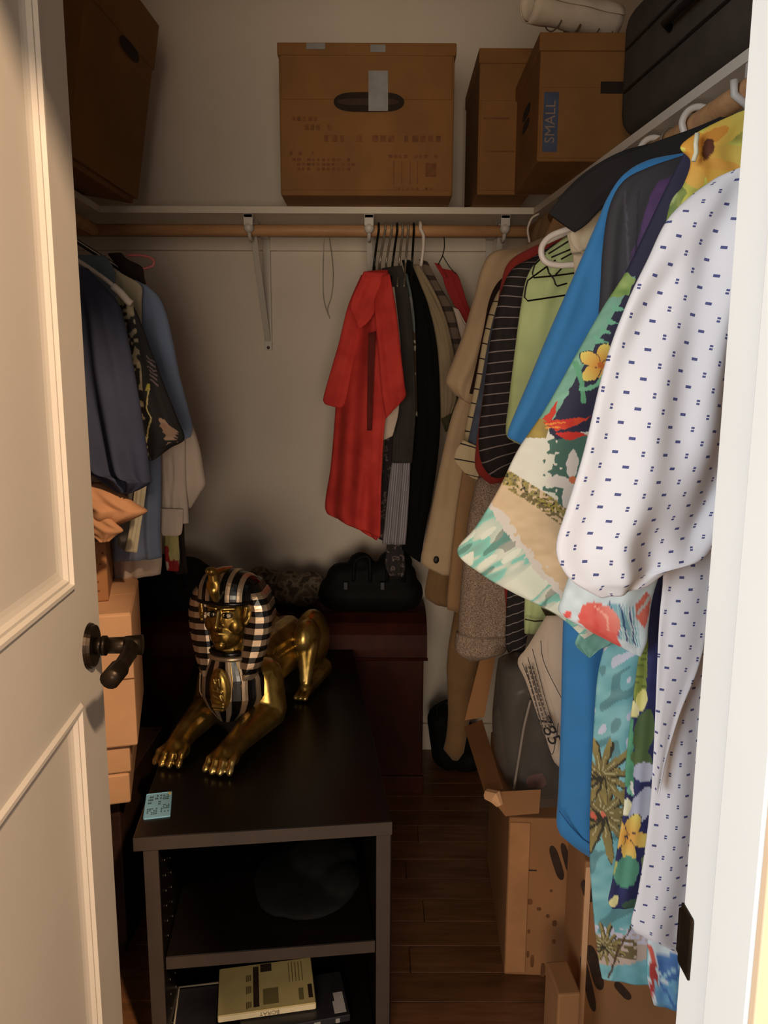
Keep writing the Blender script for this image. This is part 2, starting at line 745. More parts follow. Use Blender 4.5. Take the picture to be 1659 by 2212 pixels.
# floor: boards running across, each its own board
fl = struct(box('floor', (-2.6, -1.6, -.06), (1.9, YB, -.014), M_plank))
BW = 0.083
plank_me = {}


def plank_mesh(ln):
    if ln not in plank_me:
        b = bm_new()
        bx(b, (0, 0, -.014), (ln, BW - .0012, 0), .0012, 1)
        me = bm_mesh(b, 'floor_board')
        me.materials.append(M_plank)
        plank_me[ln] = me
    return plank_me[ln]


rnd = random.Random(4)
y = YB - BW
row = 0
while y > 0.55:
    x = XL + 0.002
    first = [0.47, 0.83, 0.29, 1.02][row % 4]
    xe = xr(y + BW) - .004
    ln = first
    while x < xe - 0.02:
        ln = min(ln, round(xe - x, 3))
        o = bpy.data.objects.new('floor_board', plank_mesh(ln))
        COL.objects.link(o)
        o.parent = fl
        o.location = (x, y, 0)
        x += ln + .0012
        ln = rnd.choice([0.72, 0.94, 1.2])
    y -= BW
    row += 1
box('subfloor_sheet', (-2.6, -1.6, -.014), (1.9, y + BW, 0), M_plank, fl)

# baseboards
struct(box('baseboard_back', (XL, YB - .014, 0), (xr(YB), YB, .10), M_wall, bevel=.003))
struct(prism('baseboard_right', [(xr(.47) - .014, .47), (xr(.47), .47), (xr(YB), YB), (xr(YB) - .014, YB)], 0, .10, M_wall))
struct(box('baseboard_left', (XL, .47, 0), (XL + .014, YB, .10), M_white, bevel=.003))

# door jamb on the right with its stop, casing and strike plate
jm = thing('trim_1', None, None, (DX1, .42, 0))
jm['kind'] = 'structure'
box('jamb', (DX1, .365, 0), (DX1 + .02, .470, DZ), M_white, jm, .0015)
box('door_stop', (DX1 - .007, .3655, 0), (DX1, .417, DZ), M_white, jm, .003)
box('casing', (DX1 - .0068, .358, 0), (DX1 + .075, .3648, DZ + .07), M_room, jm, .001, label='beige edge on the room side')
zt, zb = P(1462, 1938, .47).z, P(1468, 2095, .47).z
bm = bm_new()
bx(bm, (DX1 - .0016, .452, zb + .006), (DX1 + .001, .4715, zt - .004), .002, 2)
bx(bm, (DX1 - .0016, .469, zb + .012), (DX1 + .006, .4745, zt - .010), .001, 1)
link('strike_plate', bm_mesh(bm, 'strike_plate'), M_bronze, jm, label='dark bronze strike plate')
jl = thing('trim_2', None, None, (DX0, .42, 0))
jl['kind'] = 'structure'
box('jamb', (DX0 - .02, .365, 0), (DX0, .470, DZ), M_white, jl, .0015)
box('casing', (DX0 - .075, .347, 0), (DX0 - .006, .365, DZ + .07), M_white, jl, .005)
jh = thing('trim_3', None, None, (0, .42, DZ))
jh['kind'] = 'structure'
box('jamb', (DX0, .365, DZ), (DX1, .470, DZ + .02), M_white, jh, .0015)
box('casing', (DX0 - .075, .347, DZ + .006), (DX1 + .075, .365, DZ + .075), M_white, jh, .005)

# ---------------------------------------------------------------- the open door (local x: hinge -> free edge, visible face y = 0)
FE, HG = Vector((-.4275, 1.10, 0)), Vector((-.371, .474, 0))
dv = FE - HG
DW = dv.length
dr = thing('door_1', None, None, HG + Vector((0, 0, .012)), rotz=math.atan2(dv.y, dv.x))
dr['kind'] = 'structure'
T = .035
ST = .108
za, zb_, zc_, zd = .24, .857, 1.0175, 1.90
for nm, lo, hi in (('stile', (0, 0, 0), (ST, T, 2.0)), ('stile', (DW - ST, 0, 0), (DW, T, 2.0)),
                   ('rail', (ST, 0, 0), (DW - ST, T, za)), ('rail', (ST, 0, zb_), (DW - ST, T, zc_)), ('rail', (ST, 0, zd), (DW - ST, T, 2.0))):
    box(nm, lo, hi, M_door, dr, local=True)
for z0, z1 in ((za, zb_), (zc_, zd)):
    box('panel', (ST + .028, .010, z0 + .028), (DW - ST - .028, T - .010, z1 - .028), M_door, dr, local=True)
    for side in (0, 1):
        prof = [(0, 0), (.004, -.0045), (.009, -.0045), (.012, .0005), (.016, .0005), (.020, .006), (.026, .0085), (.034, .0105)]
        bm = bm_new()
        loops = []
        for off, h in prof:
            yy = h if side == 0 else T - h
            x0, x1, a, b = ST + off, DW - ST - off, z0 + off, z1 - off
            loops.append([bm.verts.new(p) for p in ((x0, yy, a), (x1, yy, a), (x1, yy, b), (x0, yy, b))])
        for A, B in zip(loops[:-1], loops[1:]):
            for i in range(4):
                bm.faces.new((A[i], A[(i + 1) % 4], B[(i + 1) % 4], B[i]))
        link('panel_moulding', bm_mesh(bm, 'panel_moulding'), M_door, dr, local=True)
# lever handle
hx, hz = DW - .055, .932 - .012
bm = bm_new()
Rx = Matrix.Rotation(R(90), 4, 'X')
for r, y0, y1 in ((.0335, 0, -.004), (.031, -.004, -.0085)):
    bmesh.ops.create_cone(bm, cap_ends=True, segments=36, radius1=r, radius2=r * .96, depth=abs(y1 - y0), matrix=Matrix.Translation((hx, (y0 + y1) / 2, hz)) @ Rx)
hd = link('handle', bm_mesh(bm, 'handle'), M_bronze, dr, local=True, smooth=False, label='dark bronze lever handle')
bm = bm_new()
tube_into(bm, [(hx, -.008, hz), (hx, -.020, hz)], .0125, 20)
tube_into(bm, [(hx, -.018, hz), (hx, -.024, hz)], .0145, 20)
tube_into(bm, [(hx, -.022, hz), (hx, -.062, hz)], [.0115, .0125], 20)
tube_into(bm, [(hx, -.050, hz), (hx, -.074, hz)], [.0130, .0150], 20)
link('neck', bm_mesh(bm, 'neck'), M_bronze, hd, local=True, smooth=True)
bm = bm_new()
tube_into(bm, smoothpath([(hx, -.060, hz), (hx - .03, -.062, hz - .003), (hx - .07, -.061, hz - .006), (hx - .108, -.056, hz - .010)], 5), [.0115] * 6 + [.0105] * 5 + [.0135] * 5, 14)
lv = link('lever', bm_mesh(bm, 'lever'), M_bronze, hd, local=True, smooth=True)
for z in (.25, 1.75):
    tube('hinge', [(-.004, -.004, z), (-.004, -.004, z + .09)], .006, M_bronze, dr, 10, local=True)

# ================================================================ shelves, rods, brackets
ZS = 1.80          # top of the shelves
YS = 2.238         # front edge of the back shelf


def xse(y):        # front edge of the right shelf
    return 0.685 - 0.12 * y


XSL = -0.80        # front edge of the left shelf
sh = prism('closet_shelf', [(XSL, YS), (xse(YS), YS), (xse(YB), YB - .001), (XSL, YB - .001)], ZS - .018, ZS, M_shelf)
tag(sh, 'long white shelf across the back wall of the closet', 'shelf')
sh = prism('closet_shelf', [(xse(.60), .60), (xr(.60) - .001, .60), (xr(YB) - .001, YB - .001), (xse(YB) + .001, YB - .001)], ZS - .018, ZS, M_shelf)
tag(sh, 'white shelf along the right wall above the colourful shirts', 'shelf')
sh = prism('closet_shelf', [(XL + .001, .62), (XSL - .001, .62), (XSL - .001, YB - .001), (XL + .001, YB - .001)], ZS - .018, ZS, M_shelf)
tag(sh, 'white shelf along the left wall, half hidden by the open door', 'shelf')
# front lips hang a little below each shelf
cl = box('shelf_cleat', (XL + .02, YB - .021, ZS - .060), (xr(YB) - .02, YB - .001, ZS - .0185), M_wall, None, .002)
tag(cl, 'painted board under the back shelf, screwed to the back wall', 'board')
rz = P(700, 496, 2.275).z
rd = tube('closet_rod', [(XL + .01, 2.29, rz), (xr(2.29) - .01, 2.29, rz)], .0165, M_rod, n=16)
tag(rd, 'wooden clothes rod under the back shelf', 'clothes rod')
RZ2 = 1.742


def xrod(y):
    return xse(y) + .006


rd = tube('closet_rod', [(xrod(.62), .62, RZ2), (xrod(2.262), 2.262, RZ2)], .0175, M_rod, n=16)
tag(rd, 'wooden clothes rod on the right, under the shelf with the dark suitcase', 'clothes rod')
XRL = -.83
rd = tube('closet_rod', [(XRL, .66, RZ2), (XRL, 2.262, RZ2)], .0165, M_rod, n=16)
tag(rd, 'wooden clothes rod on the left, behind the open door', 'clothes rod')
M_brk = plain('bracket_white', c(206, 200, 190), 0.45, var=0.03)


def bracket(px, label):
    x = P(px, 470, YS).x
    t = thing('shelf_bracket', label, 'bracket', (x, YB - .001, ZS - .40), 'white brackets under the back shelf')
    zt_ = ZS - .0185
    box('wall_plate', (x - .012, YB - .026, zt_ - .36), (x + .012, YB - .0215, zt_), M_brk, t, .001)
    box('shelf_arm', (x - .013, YS + .004, zt_ - .010), (x + .013, YB - .022, zt_), M_brk, t, .001)
    bm = bm_new()
    bx(bm, (x - .013, YS + .004, zt_ - .030), (x + .013, YS + .012, zt_), .0015)
    link('front_tab', bm_mesh(bm, 'front_tab'), M_brk, t)
    bm = bm_new()
    tube_into(bm, [(x, 2.25, rz + .022), (x, 2.252, rz - .008), (x, 2.265, rz - .024), (x, 2.29, rz - .028), (x, 2.312, rz - .012), (x, 2.315, rz + .03), (x, 2.30, zt_ - .004)], .0055, 8)
    bmesh.ops.create_uvsphere(bm, u_segments=14, v_segments=8, radius=.0145, matrix=Matrix.Translation((x, 2.252, rz)))
    link('rod_hook', bm_mesh(bm, 'rod_hook'), M_brk, t, smooth=True)
    bm = bm_new()
    Mx = Matrix.Identity(4)
    a, b = Vector((x, 2.31, zt_ - .012)), Vector((x, YB - .03, zt_ - .33))
    dd = (b - a)
    MM = frame_M(a, (1, 0, 0), dd)
    bx(bm, (-.009, 0, -.003), (.009, dd.length, .003), .001, 1, MM)
    link('brace', bm_mesh(bm, 'brace'), M_brk, t)
    bm = bm_new()
    bmesh.ops.create_cone(bm, cap_ends=True, segments=12, radius1=.006, radius2=.004, depth=.006, matrix=Matrix.Translation((x, YB - .028, zt_ - .352)) @ Matrix.Rotation(R(90), 4, 'X'))
    link('screw', bm_mesh(bm, 'screw'), M_bronze, t, label='dark screw head')
    return t


bracket(535, 'leftmost white shelf bracket, its brace bare against the wall')
bracket(797, 'middle white shelf bracket, just left of the crowded hangers')
bracket(1093, 'rightmost white shelf bracket, near the corner with the right rod')
bk = thing('shelf_bracket', 'white rod bracket under the right shelf near the doorway', 'bracket', (xse(1.22), 1.22, ZS - .1))
bx_ = bm_new()
bx(bx_, (-.012, -.012, -.045), (.012, .012, -.0185), .002, 2, Matrix.Translation((xse(1.22) + .012, 1.22, ZS)))
link('drop_tab', bm_mesh(bx_, 'drop_tab'), M_brk, bk)
tube('rod_hook', [(xrod(1.22) + .03, 1.22, RZ2 + .03), (xrod(1.22) + .025, 1.22, RZ2 - .01), (xrod(1.22), 1.22, RZ2 - .026), (xrod(1.22) - .024, 1.22, RZ2 - .008), (xrod(1.22) - .026, 1.22, RZ2 + .012)], .006, M_brk, bk)

# thin wire loop hanging from the back rod
M_wire = plain('grey_wire', c(150, 140, 125), 0.4, 0.5)
lp = [P(700, 500, 2.29)] + [P(x_, y_, 2.30) for x_, y_ in ((699, 545), (698, 600), (699, 640), (705, 668), (713, 688), (708, 668), (716, 640), (720, 600), (718, 560), (714, 530), (710, 500))]
wr_ = tube('wire_loop', smoothpath(lp, 5), .0016, M_wire, n=6)
tag(wr_, 'thin wire loop hanging empty from the back rod against the wall', 'wire')

# ================================================================ cartons
M_card = plain('brown_cardboard', c(132, 90, 44), 0.8, var=0.10, vscale=9, bump=0.06, bscale=90)
M_card2 = plain('tan_cardboard', c(164, 114, 70), 0.8, var=0.08, vscale=8, bump=0.06, bscale=90)
M_cardp = plain('kraft_cardboard', c(228, 176, 130), 0.75, var=0.07, vscale=8, bump=0.05, bscale=80)
M_ink = plain('dark_print', c(58, 38, 22), 0.8, var=0.25, vscale=60)
M_ink2 = plain('brown_print', c(116, 72, 38), 0.8, var=0.25, vscale=60)
M_hole = plain('hand_hole_shadow', c(38, 24, 14), 0.9)
M_duct = plain('grey_duct_tape', c(150, 150, 148), 0.35, 0.2, var=0.1, vscale=30, bump=0.2, bscale=90)
M_blue = plain('faded_blue_print', c(66, 78, 104), 0.8, var=0.15, vscale=40)


def ellipse_plate(w, h, n=28, taper=0.55):
    """flat lens-shaped outline, w wide"""
    pts = []
    for i in range(n):
        a = 2 * math.pi * i / n
        pts.append((math.copysign(abs(math.cos(a)) ** taper, math.cos(a)) * w / 2, math.sin(a) * h / 2))
    return pts


def flat(bm, pts, M, th=.0006):
    a = [bm.verts.new(M @ Vector((x, y_, 0))) for x, y_ in pts]
    b = [bm.verts.new(M @ Vector((x, y_, th))) for x, y_ in pts]
    n = len(pts)
    bm.faces.new(a[::-1])
    bm.faces.new(b)
    for i in range(n):
        bm.faces.new((a[i], a[(i + 1) % n], b[(i + 1) % n], b[i]))


def rect(x0, y0, x1, y1):
    return [(x0, y0), (x1, y0), (x1, y1), (x0, y1)]


def carton(loc, size, label, rot=0.0, tilt=0.0, mat=None, lid=0.0, group=None, seam=None):
    """a box with a lapped lid band; local origin at the centre of its base, front face at -y"""
    mat = mat or M_card
    w, dp, h = size
    t = thing('cardboard_box', label, 'box', loc, group)
    t.rotation_euler = (0, tilt, rot)
    box('carton_body', (-w / 2, -dp / 2, 0), (w / 2, dp / 2, h), mat, t, .004, 2, local=True)
    if lid:
        box('lid', (-w / 2 - .004, -dp / 2 - .005, h - lid), (w / 2 + .004, dp / 2 + .004, h + .003), mat, t, .003, 2, local=True)
    return t


def front_M(t, size):
    w, dp, h = size
    return Matrix(((1, 0, 0, 0), (0, 0, -1, -dp / 2 - .0003), (0, 1, 0, 0), (0, 0, 0, 1)))


def left_M(size):
    w, dp, h = size
    # x runs from back to front seen from the left
    return Matrix(((0, 0, -1, -w / 2 - .0003), (-1, 0, 0, 0), (0, 1, 0, 0), (0, 0, 0, 1)))


def right_M(size):
    w, dp, h = size
    return Matrix(((0, 0, 1, w / 2 + .0003), (1, 0, 0, 0), (0, 1, 0, 0), (0, 0, 0, 1)))


def printed(name, shapes, M, mat, t, label=None):
    bm = bm_new()
    for s in shapes:
        flat(bm, s, M)
    o = link(name, bm_mesh(bm, name), mat, t, local=True, label=label)
    if len(shapes) > 1:
        o['kind'] = 'stuff'
    return o


# the big box in the middle of the back shelf
D0 = 2.115
a, b = P(604, 260, D0), P(980, 260, D0)
w = b.x - a.x
h = P(790, 96, D0).z - ZS
sz = (w, .36, h)
t = carton(((a.x + b.x) / 2, D0 + .18, ZS + .0005), sz, 'big brown box with grey tape strip in the middle of the back shelf', lid=.0)
k = w / 376.0
fz = lambda py: P(790, py, D0).z - ZS
fx = lambda px: (px - 792) * k
lidz = fz(122)
box('lid', (-w / 2 - .003, -.186, lidz), (w / 2 + .004, .184, h + .002), M_card, t, .003, 2, local=True)
FM = front_M(t, sz)
box('upper_flap', (-w / 2 + .006, -.183, fz(216)), (w / 2 - .006, -.179, lidz + .004), M_card, t, .001, 1, local=True)
box('lower_band', (-w / 2 + .004, -.1815, .0), (w / 2 - .004, -.179, .014), M_card, t, .001, 1, local=True)
FM2 = FM @ Matrix.Translation((0, 0, .0035))
printed('hand_hole', [[(x_ + fx(797), y_ + fz(222)) for x_, y_ in ellipse_plate(152 * k, 40 * k, taper=.5)]], FM2, M_hole, t, 'dark hand hole')
printed('hole_flap', [[(x_ + fx(795), y_ + fz(222)) for x_, y_ in ellipse_plate(132 * k, 14 * k, taper=.5)]], FM2 @ Matrix.Translation((0, 0, .001)), M_ink, t)
printed('tape_strip', [rect(fx(796), fz(242), fx(838), fz(155))], FM2 @ Matrix.Translation((0, 0, .002)), M_duct, t, 'grey duct tape strip')
printed('tape_scrap', [rect(fx(664), fz(110), fx(704), fz(97)), rect(fx(800), fz(116), fx(832), fz(100))], FM @ Matrix.Translation((0, 0, .0075)), M_duct, t, 'grey tape scrap on the lid')
rn = random.Random(3)
shp = []
for (x0, x1, yy, hh, n) in ((630, 690, 258, 9, 5), (645, 720, 276, 12, 6), (700, 960, 300, 14, 15), (625, 710, 332, 8, 9), (840, 950, 338, 7, 10), (630, 760, 346, 6, 12), (640, 770, 356, 6, 12), (640, 760, 366, 6, 11), (850, 940, 408, 5, 9)):
    step = (x1 - x0) / n
    for i in range(n):
        if rn.random() < .85:
            q = x0 + i * step
            shp.append(rect(fx(q), fz(yy + hh / 2), fx(q + step * rn.uniform(.45, .8)), fz(yy - hh / 2)))
for q in (850, 868, 886, 902):
    shp.append(rect(fx(q), fz(398), fx(q + 2), fz(348)))
shp.append(rect(fx(920), fz(382), fx(944), fz(352)))
printed('faint_print', shp, FM @ Matrix.Translation((0, 0, .0003)), M_ink2, t, 'faint brown printing')

# box behind, right end of the back shelf
D1 = 2.10
a, b = P(1034, 250, D1), P(1150, 250, D1)
h = P(1060, 107, D1).z - ZS
sz = (b.x - a.x, .33, h)
t = carton(((a.x + b.x) / 2, D1 + .165, ZS + .0005), sz, 'brown box in the back corner of the shelf, half hidden by the box beside it')
k = sz[0] / 116.0
fz = lambda py: P(1060, py, D1).z - ZS
fx = lambda px: (px - 1092) * k
FM = front_M(t, sz)
box('lid', (-sz[0] / 2 - .003, -.170, fz(138)), (sz[0] / 2 + .004, .168, h + .002), M_card, t, .003, 2, local=True)
box('lower_flap', (-sz[0] / 2 + .004, -.168, fz(412)), (sz[0] / 2 - .004, -.164, fz(218)), M_card, t, .001, 1, local=True)
printed('faint_print', [rect(fx(1045), fz(259), fx(1100), fz(255)), rect(fx(1050), fz(330), fx(1112), fz(327))], FM @ Matrix.Translation((0, 0, .0035)), M_ink2, t)

# box with the vertical size label, on the right shelf
D2 = 1.80
a, b = P(1164, 220, D2), P(1420, 220, D2)
h = P(1240, 74, D2).z - ZS
sz = (b.x - a.x, .30, h)
t = carton(((a.x + b.x) / 2, D2 + .15, ZS + .0005), sz, 'brown box with an upright blue size label on the right shelf')
k = sz[0] / 256.0
fz = lambda py: P(1240, py, D2).z - ZS
fx = lambda px: (px - 1292) * k
FM = front_M(t, sz)
box('lid', (-sz[0] / 2 - .004, -.156, fz(112)), (sz[0] / 2 + .004, .154, h + .002), M_card, t, .003, 2, local=True)
box('lower_flap', (-sz[0] / 2 + .004, -.153, .006), (sz[0] / 2 - .004, -.149, fz(190)), M_card, t, .001, 1, local=True)
F3 = FM @ Matrix.Translation((0, 0, .0035))
printed('size_label', [rect(fx(1174), fz(330), fx(1206), fz(201))], F3, M_blue, t, 'faded blue size label')
me = text_mesh('SMALL', 30 * k, F3 @ Matrix.Translation((fx(1190), (fz(330) + fz(201)) / 2, .0009)) @ Matrix.Rotation(R(90), 4, 'Z'))
link('lettering', me, plain('pale_print', c(140, 120, 104), 0.8), t, local=True)
printed('hand_hole', [rect(fx(1295), fz(204), fx(1345), fz(178))], F3, M_hole, t, 'dark hand hole')
LM = left_M(sz)
printed('side_hole', [[(x_, y_ + h * .58) for x_, y_ in ellipse_plate(.10, .026)], [(x_ - .005, y_ + h * .47) for x_, y_ in ellipse_plate(.09, .022)]], LM, M_hole, t, 'dark hand hole on its side')

# tilted box at the top left
q1, q2 = P(163, 345, 1.80), P(299, 436, 2.18)
sz = (.30, .40, .44)
t = carton(((q1.x + q2.x) / 2 - .148, (q1.y + q2.y) / 2 - .004, ZS + .0275), sz, 'large brown box leaning out from the left shelf beside the door', tilt=R(9.6), rot=R(-3.0))
M_card_t = M_card
RM_ = right_M(sz)
box('lid', (-sz[0] / 2 - .003, -sz[1] / 2 - .004, sz[2] - .11), (sz[0] / 2 + .003, sz[1] / 2 + .004, sz[2] + .002), M_card, t, .003, 2, local=True)
printed('hand_hole', [[(x_ + .035, y_ + .315) for x_, y_ in ellipse_plate(.12, .03)]], RM_ @ Matrix.Translation((0, 0, .0035)), M_hole, t, 'dark hand hole')
box('bottom_flap', (-.145, -.19, -.014), (.14, .19, -.001), M_card, t, local=True)

# dark suitcase lying on the right shelf
M_suit = fabric('charcoal_nylon', c(68, 60, 51), 0.15, 0.85, 500)
st = thing('suitcase', 'dark grey soft suitcase lying on the right shelf by the doorway', 'suitcase', (xse(1.42) + .16, 1.42, ZS + .001))
al = math.atan(0.12)
ML = Matrix.Translation(st.location) @ Matrix.Rotation(al, 4, 'Z')
bm = bm_new()
bx(bm, (-.168, -.27, .002), (.13, .285, .252), .045, 4, ML)
body = link('suitcase_body', bm_mesh(bm, 'suitcase_body'), M_suit, st, smooth=True)
bm = bm_new()
for zz in (.085, .165):
    tube_into(bm, [ML @ Vector(p) for p in ((-.169, -.22, zz), (-.169, .24, zz))], .0035, 6)
link('zip', bm_mesh(bm, 'zip'), M_black, st)
tube('carry_handle', [ML @ Vector(p) for p in ((-.165, -.08, .125), (-.186, -.06, .125), (-.188, .04, .125), (-.165, .06, .125))], .007, M_black, st)

# white paper roll on top of the boxes
M_paper = plain('white_wrap', c(208, 194, 174), 0.75, var=0.06, vscale=20, bump=0.25, bscale=70)
zr = P(1240, 74, D2).z + .042
pa, pb = PZ(1142, 8, zr + .02), PZ(1325, 70, zr)
dirv = (pb - pa)
rl = thing('paper_roll', 'loosely rolled white paper lying on the box with the blue label', 'paper roll', (pa + pb) / 2)
bm = bm_new()
n = 44
ns = 14
MR = frame_M(pa, dirv.cross(Vector((0, 0, 1))), Vector((0, 0, 1)))
L_ = dirv.length
rings = []
for j in range(ns + 1):
    ringo = []
    for i in range(n + 1):
        a_ = i / n * 2 * math.pi * 2.2
        rr = .039 - .012 * i / n + .002 * math.sin(3 * a_ + j)
        ringo.append(bm.verts.new(MR @ Vector((rr * math.cos(a_), rr * math.sin(a_), -L_ * j / ns))))
    rings.append(ringo)
for j in range(ns):
    for i in range(n):
        bm.faces.new((rings[j][i], rings[j][i + 1], rings[j + 1][i + 1], rings[j + 1][i]))
r_ = link('roll_sheet', bm_mesh(bm, 'roll_sheet'), M_paper, rl, smooth=True)
so = r_.modifiers.new('s', 'SOLIDIFY')
so.thickness = .0012
bm = bm_new()
for tt_, wd in ((.30, .006), (.52, .02), (.74, .004), (.9, .008)):
    cpts = [MR @ Vector((.0412 * math.cos(a_), .0412 * math.sin(a_), -L_ * tt_)) for a_ in np.linspace(2.6, 5.4, 12)]
    tube_into(bm, cpts, .0016 if wd < .01 else .0026, 5)
link('band_print', bm_mesh(bm, 'band_print'), plain('sepia_print', c(96, 78, 56), 0.8), rl)

# ================================================================ cabinet, trunk and what stands on them
ZT = 0.49
M_cab = plain('black_brown_laminate', c(27, 21, 18), 0.30, var=0.15, vscale=12, bump=0.03, bscale=50, Specular_IOR_Level=0.3)
M_cabe = plain('dark_edge_band', c(66, 54, 46), 0.5, var=0.1, vscale=20)
fl_, fr_ = PZ(292, 1809, ZT), PZ(847, 1774, ZT)
cv = fr_ - fl_
CW = cv.length
CD = 0.955
ca = math.atan2(cv.y, cv.x)
cab = thing('cabinet', 'low black-brown open cabinet under the golden sphinx', 'cabinet', (fl_.x, fl_.y, 0), rotz=ca)
box('cabinet_top', (-.004, 0, ZT - .028), (CW, CD, ZT), M_cab, cab, .0012, 1, local=True)
box('top_edge', (-.004, -.0012, ZT - .027), (CW, .0006, ZT - .001), M_cabe, cab, local=True, label='lighter front edge')
pt = .030
for x0 in (.012, CW - pt):
    box('side_panel', (x0, .003, 0), (x0 + pt - (.002 if x0 < .1 else 0), CD - .002, ZT - .0285), M_cab, cab, .001, 1, local=True)
    box('side_edge', (x0 + .0004, .0014, 0), (x0 + pt - .003, .0032, ZT - .029), M_cabe, cab, local=True)
iz = .232
box('inner_shelf', (.012 + pt, .012, iz - .026), (CW - pt - .001, CD - .02, iz), M_cab, cab, .001, 1, local=True)
box('shelf_edge', (.012 + pt, .0105, iz - .0255), (CW - pt - .001, .0122, iz - .0005), M_cabe, cab, local=True)
box('bottom_panel', (.012 + pt, .012, .004), (CW - pt - .001, CD - .02, .028), M_cab, cab, .001, 1, local=True)
box('back_panel', (.012 + pt, CD - .02, .004), (CW - pt - .001, CD - .012, ZT - .029), M_cab, cab, local=True)
bm = bm_new()
for yy in (.045, .10):
    for i in range(12):
        zz = .06 + i * .032
        if abs(zz - iz + .013) < .02 or zz > ZT - .04:
            continue
        bmesh.ops.create_cone(bm, cap_ends=True, segments=8, radius1=.0018, radius2=.0018, depth=.001, matrix=Matrix.Translation((.012 + pt, yy, zz)) @ Matrix.Rotation(R(90), 4, 'Y'))
link('peg_hole', bm_mesh(bm, 'peg_hole'), plain('peg_metal', c(110, 98, 84), 0.5, 0.3), cab, local=True)['kind'] = 'stuff'
CMx = Matrix.Translation(cab.location) @ Matrix.Rotation(ca, 4, 'Z')

# blue paper tag on the cabinet top
M_tag = plain('pale_blue_paper', c(140, 196, 222), 0.7, var=0.03)
corn = [PZ(309, 1770, ZT + .0012), PZ(368, 1763, ZT + .0012), PZ(372, 1712, ZT + .0012), PZ(319, 1717, ZT + .0012)]
tg = thing('price_tag', 'small pale blue paper tag lying on the cabinet in front of the paws', 'tag', sum(corn, Vector()) / 4)
TGM = frame_M(corn[0], corn[1] - corn[0], corn[3] - corn[0])
tw, th_ = (corn[1] - corn[0]).length, (corn[3] - corn[0]).length
bm = bm_new()
bx(bm, (0, 0, -.0008), (tw, th_, .0006), .0025, 2, TGM)
link('tag_card', bm_mesh(bm, 'tag_card'), M_tag, tg)
bm = bm_new()
rn = random.Random(11)
for (x0, y0, x1, y1, n_, m_) in ((.10, .55, .30, .92, 4, 3), (.36, .72, .62, .95, 4, 2), (.50, .50, .60, .68, 2, 2), (.66, .70, .9, .92, 3, 3), (.62, .18, .94, .52, 5, 5), (.10, .12, .5, .4, 5, 4)):
    for i in range(n_):
        for j in range(m_):
            if rn.random() < .7:
                ww, hh = (x1 - x0) / n_, (y1 - y0) / m_
                flat(bm, rect((x0 + i * ww) * tw, (y0 + j * hh + hh * .2) * th_, (x0 + (i + .8) * ww) * tw, (y0 + (j + .75) * hh) * th_), TGM @ Matrix.Translation((0, 0, .0007)), .0002)
link('tag_print', bm_mesh(bm, 'tag_print'), plain('tag_ink', c(60, 84, 92), 0.8), tg)
box('tag_fold', (tw * .86, th_ * .9, .0007), (tw * .96, th_ * .99, .0016), plain('yellow_dot', c(226, 206, 120), 0.6), tg, M=TGM)

# cases on the cabinet's bottom panel
M_yel = plain('pale_yellow_cover', c(230, 206, 140), 0.35, var=0.05, vscale=18)
M_spine = plain('pale_spine', c(240, 222, 182), 0.4, var=0.05, vscale=30)
M_darkc = plain('dark_case', c(46, 44, 48), 0.35, var=0.2, vscale=20)
zy = .062
A, B, C_, D_ = PZ(470, 2196, zy), PZ(683, 2166, zy), PZ(680, 2061, zy), PZ(505, 2097, zy)
DM = frame_M(A, B - A, C_ - B)
dw, dh = (B - A).length, ((C_ - B).length + (D_ - A).length) / 2
dv_ = thing('dvd_case', 'pale yellow disc case lying on top of the dark one in the cabinet', 'disc case', A.lerp(C_, .5) - Vector((0, 0, .015)))
bm = bm_new()
bx(bm, (0, 0, -.015), (dw, dh, 0), .0015, 1, DM)
link('case_shell', bm_mesh(bm, 'case_shell'), M_yel, dv_)
bm = bm_new()
flat(bm, rect(.002, -.0135, dw - .002, -.0012), DM @ Matrix.Rotation(R(90), 4, 'X') @ Matrix.Translation((0, 0, .0002)), .0004)
link('spine', bm_mesh(bm, 'spine'), M_spine, dv_, label='cream spine')
SM = DM @ Matrix.Rotation(R(90), 4, 'X') @ Matrix.Translation((dw * .52, -.0073, .0009)) @ Matrix.Rotation(R(180), 4, 'Z')
link('spine_lettering', text_mesh('BORAT', .0125, SM, .0001), plain('olive_ink', c(96, 78, 40), 0.7), dv_)
bm = bm_new()
TM = DM @ Matrix.Translation((0, 0, .0002))
flat(bm, rect(dw * .36, dh * .08, dw * .42, dh * .93), TM, .0002)
flat(bm, rect(dw * .44, dh * .80, dw * .56, dh * .97), TM, .0002)
flat(bm, rect(dw * .93, dh * .12, dw * .975, dh * .40), TM, .0002)
link('dark_panel', bm_mesh(bm, 'dark_panel'), M_ink, dv_)['kind'] = 'stuff'
bm = bm_new()
for y0, y1 in ((.06, .20), (.36, .52), (.62, .76)):
    for i in range(3):
        flat(bm, rect(dw * (.285 + i * .02), dh * (y0 + .01 * i), dw * (.30 + i * .02), dh * y1), TM, .0002)
for i in range(5):
    flat(bm, rect(dw * (.74 + .035 * i), dh * .50, dw * (.748 + .035 * i), dh * .93), TM, .0002)
flat(bm, rect(dw * .83, dh * .1, dw * .88, dh * .34), TM, .0002)
flat(bm, rect(dw * .46, dh * .1, dw * .62, dh * .42), TM, .0002)
link('cover_print', bm_mesh(bm, 'cover_print'), plain('olive_print', c(136, 122, 74), 0.6), dv_)
zd_ = .045
A2, B2, C2 = PZ(520, 2235, zd_), PZ(757, 2192, zd_), PZ(748, 2095, zd_)
DM2 = frame_M(A2, B2 - A2, C2 - B2)
w2, h2 = (B2 - A2).length, (C2 - B2).length
